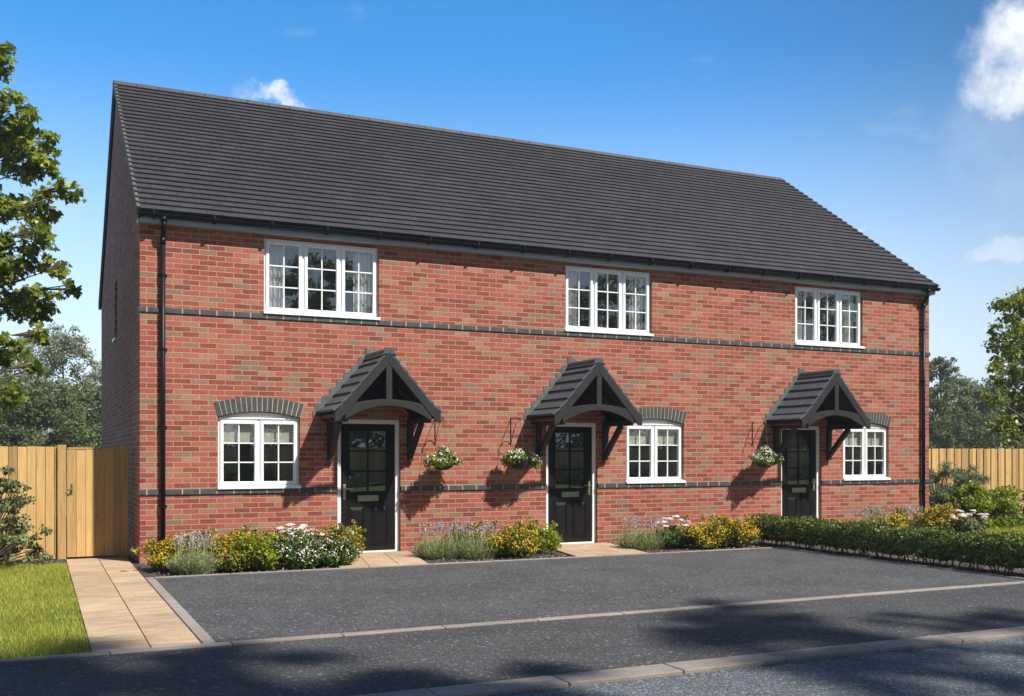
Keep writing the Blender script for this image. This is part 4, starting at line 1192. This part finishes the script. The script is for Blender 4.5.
def crown(rr, w, h, z0, n, r=None):
    out = []
    for i in range(n):
        t = (i+.5)/n; z = z0+(h-z0)*t; prof = sin(pi*min(t*.86+.12, 1))**.7
        a = i*2.4+rr.uniform(-.4, .4); q = w/2*prof*rr.uniform(.35, .8); R = (r or w*.24)*rr.uniform(.75, 1.2)*(.65+.5*prof)
        out.append((cos(a)*q, sin(a)*q, min(z, h-R*.6), R, R, R*.8))
    return out

# near broadleaf tree, left edge – its crown reaches into the frame
mx, my = -4.3, 2.5
bl = [(2.48, 0.64, 8.05, 0.19, 0.19, 0.16), (2.03, 0.63, 7.89, 0.6, 0.6, 0.51), (2.59, -0.53, 6.77, 0.33, 0.33, 0.28), (2.82, -0.49, 6.55, 0.31, 0.31, 0.26),
      (3.15, 0.49, 6.61, 0.26, 0.26, 0.22), (3.11, 0.36, 6.2, 0.26, 0.26, 0.22), (2.75, 0.27, 6.21, 0.45, 0.45, 0.38), (3.43, -0.2, 5.67, 0.24, 0.24, 0.2),
      (3.15, 0.19, 5.52, 0.32, 0.32, 0.27), (2.68, 0.19, 5.47, 0.54, 0.54, 0.46), (2.19, 0.16, 6.27, 0.7, 0.7, 0.6), (2.96, -0.39, 4.91, 0.34, 0.34, 0.29),
      (2.61, -0.04, 4.63, 0.53, 0.53, 0.45), (3.25, -0.09, 4.47, 0.25, 0.25, 0.21), (3.48, 0.34, 4.2, 0.18, 0.18, 0.15), (3.11, 0.69, 4.07, 0.33, 0.33, 0.28),
      (2.67, 0.63, 3.95, 0.49, 0.49, 0.41), (2.12, 0.11, 4.39, 0.77, 0.77, 0.66), (3.03, -0.02, 3.41, 0.19, 0.19, 0.16), (2.61, -0.25, 3.13, 0.37, 0.37, 0.31),
      (2.96, -0.55, 2.85, 0.14, 0.14, 0.12), (2.69, -0.56, 2.47, 0.3, 0.3, 0.26), (2.4, 0.0, 2.3, 0.28, 0.28, 0.24), (1.93, -0.19, 2.9, 0.61, 0.61, 0.52),
      (1.66, -0.11, 5.37, 0.91, 0.91, 0.77), (1.41, 0.56, 3.94, 0.94, 0.94, 0.8), (1.85, 0.08, 7.12, 0.69, 0.69, 0.59), (1.25, 0.13, 6.59, 0.83, 0.83, 0.71),
      (-.3, .3, 7.6, .9, .9, .8), (-1.2, -.4, 6.2, 1, 1, .9), (-1.1, .6, 4.6, 1, 1, .9), (.2, -.8, 5.2, .9, .9, .8), (.3, .6, 3.4, .8, .8, .6)]
tree('maple_tree', 'leafy broadleaf tree at the left edge, its crown high above the timber fence', mx, my, bl, 2.2, .15, 'maple', 27000, .102, T_MAPLE, shell=.05, sub=11, seed=3, up=.5, rand=.6, subr=.48, limb=.5)
# right edge tree in front of the fence
bl = [(-3.1, -0.26, 4.0, 0.29, 0.29, 0.25), (-2.83, -0.48, 4.5, 0.41, 0.41, 0.35), (-2.84, -0.17, 3.29, 0.42, 0.42, 0.35), (-3.35, -0.36, 2.68, 0.25, 0.25, 0.21),
      (-2.76, 0.01, 2.15, 0.34, 0.34, 0.29), (-1.53, 0.5, 3.83, 0.66, 0.66, 0.56), (-1.88, 0.17, 2.81, 0.6, 0.6, 0.51), (-2.81, -0.32, 1.83, 0.29, 0.29, 0.25),
      (-1.19, 0.39, 4.94, 0.48, 0.48, 0.41), (-0.99, 0.3, 4.05, 0.88, 0.88, 0.75), (-0.91, 0.23, 2.95, 0.88, 0.88, 0.75), (-1.33, 0.41, 2.07, 0.48, 0.48, 0.41),
      (-2.3, -.2, 3.9, .55, .5, .5), (-2.2, .1, 4.7, .45, .5, .4), (-2.2, 0, 2.5, .5, .5, .4), (-0.05, 0.26, 4.32, 0.9, 0.9, 0.76), (0.15, 0.29, 2.96, 1.0, 1.0, 0.86), (1.1, -0.15, 3.4, .8, .8, 0.7)]
bl = [tuple(round(v, 3) for v in (1.17*q[0], 1.17*q[1], 1.52+1.17*(q[2]-1.52), 1.17*q[3], 1.17*q[4], 1.17*q[5])) for q in bl]
tree('broadleaf_tree', 'broadleaf tree at the right edge rising behind the right fence', 23.4, 2.35, bl, 2.0, .15, 'maple', 24000, .09, T_OVAL, shell=.05, sub=9, seed=5, up=.5, rand=.6, subr=.46)

# distant trees behind the gardens
rr = random.Random(12)
FG = 'trees beyond the fences'
far = [ # x, y, width, height, mat, leaf, n, label
 (0.1, 52.0, 7.0, 9.3, 'farleaf', .15, 26000, 'tall pale grey green tree rising beside the left gable wall'),
 (-2.4, 47.0, 6.0, 7.2, 'farleaf', .16, 15000, 'pale tree seen behind the maple branches at far left'),
 (-1.3, 34.0, 5.0, 4.7, 'fargreen', .12, 18000, 'dark green tree lower than its pale neighbour, above the left fence'),
 (0.9, 38.0, 4.6, 4.9, 'fargreen', .13, 14000, 'dark green bushy tree standing above the side gate'),
 (-3.6, 36.0, 5.0, 4.9, 'fargreen', .13, 12000, 'dark green tree above the left fence at the picture edge'),
 (3.2, 56.0, 6.0, 7.4, 'farleaf', .17, 13000, 'pale tree half hidden behind the gable wall'),
 (44.4, 26.0, 3.8, 7.0, 'fargreen', .12, 18000, 'olive green pointed tree just right of the house end above the fence'),
 (40.6, 23.0, 3.4, 5.2, 'fargreen', .12, 12000, 'darker low tree tucked against the right end of the house'),
 (51.0, 30.0, 4.6, 6.5, 'farleaf', .14, 13000, 'small grey green tree in the dip between the right hand trees'),
 (47.8, 26.0, 3.6, 5.4, 'fargreen', .13, 12000, 'mid green tree just left of the broadleaf tree above the fence'),
 (54.8, 30.0, 5.0, 7.9, 'farleaf', .15, 13000, 'pale tree behind the broadleaf tree at the right edge'),
 (44.8, 24.0, 5.6, 3.7, 'fargreen', .13, 12000, 'low dark tree filling the gap above the right fence'),
]
for i, (x, y, wd, h, mt, ls, n, lab) in enumerate(far):
    b = crown(rr, wd, h, h*.06, 20, wd*.21)
    tree('garden_tree', lab, x, y, b, h*.14, .16, mt, n, ls, T_QUAD, FG, shell=.1, sub=7, seed=i+20, subr=.5)

# ------------------------------------------------------------ across the road: seen in the window glass, and casting the road shade
f = thing('timber_fence', 'board fence across the road, reflected in the door glass', 'fence', (0, 0, 0), 'golden timber fences')
board_fence(f, -14, 62, -34.0, 1.9, .15)
rr = random.Random(31)
OG = 'trees across the road'
for i, (x, y, wd, h, n, ls, z0) in enumerate([(4.7, -17.6, 5.6, 14.6, 15000, .17, .58), (10.2, -17.7, 4.6, 14.4, 4600, .15, .68)]):
    b = crown(rr, wd, h, h*z0, 16, wd*.18)
    tree('street_tree', 'tall verge tree across the road, reflected in the upstairs windows', x, y, b, h*z0, .16, 'maple', n, ls, T_OVAL, OG, shell=.15, sub=6, seed=i+60)
for i, (x, wd, h) in enumerate([(3.5, 8, 9), (12.6, 8.5, 12.0), (20, 8, 9), (30.5, 9, 12.6), (38, 8, 9.5), (48.5, 10, 13), (57, 9, 10)]):
    b = crown(rr, wd, h, h*.06, 18, wd*.21)
    tree('street_tree', 'bushy tree behind the board fence across the road, reflected in the door glass', x, -39, b, h*.2, .18, 'fargreen', 16000, .24, T_QUAD, 'trees behind the fence across the road', shell=.2, sub=7, seed=i+70)
for i in range(12):
    open_shrub('verge_shrub', 'leafy shrub at the foot of the board fence across the road', -1+i*4.3, -33.0, 3.6, 1.05, 80+i, 'green', 900, .13, 24, r=.3, group='shrubs across the road')
hb = thing('tall_hedge', 'tall evergreen hedge behind the board fence across the road', 'hedge', (24, -36, 0))
bl = [(-30+i*2.0+rr.uniform(-.4, .4), rr.uniform(-.3, .3), 1.6+rr.uniform(-.2, .5), 1.5, .9, 1.7) for i in range(34)]
foliage_blobs('foliage', bl, 20000, .24, T_QUAD, M['fargreen'], hb, shell=.6)
m = MB()
for b in bl: m.tube([(b[0], 0, -.02), (b[0]+.1, 0, 1.2), (b[0], .1, 2.4)], [.06, .05, .02], 6)
obj('stems', m, M['stem'], hb)

# ------------------------------------------------------------ thin air haze
HZ = 0.0011
m, nt, out = new_mat('haze_air')
pv = nt.node('ShaderNodeVolumePrincipled', {'Color': (.86, .92, 1.0, 1), 'Density': HZ, 'Anisotropy': 0.3})
nt.l.new(pv.outputs[0], out.inputs['Volume'])
hm = MB(); hm.box(-181, 201, -151, 181, -1.2, 17.0)
hz_o = obj('haze', hm, m); hz_o['kind'] = 'stuff'; tag(hz_o, 'thin pale summer haze over the gardens and distant trees', 'haze')
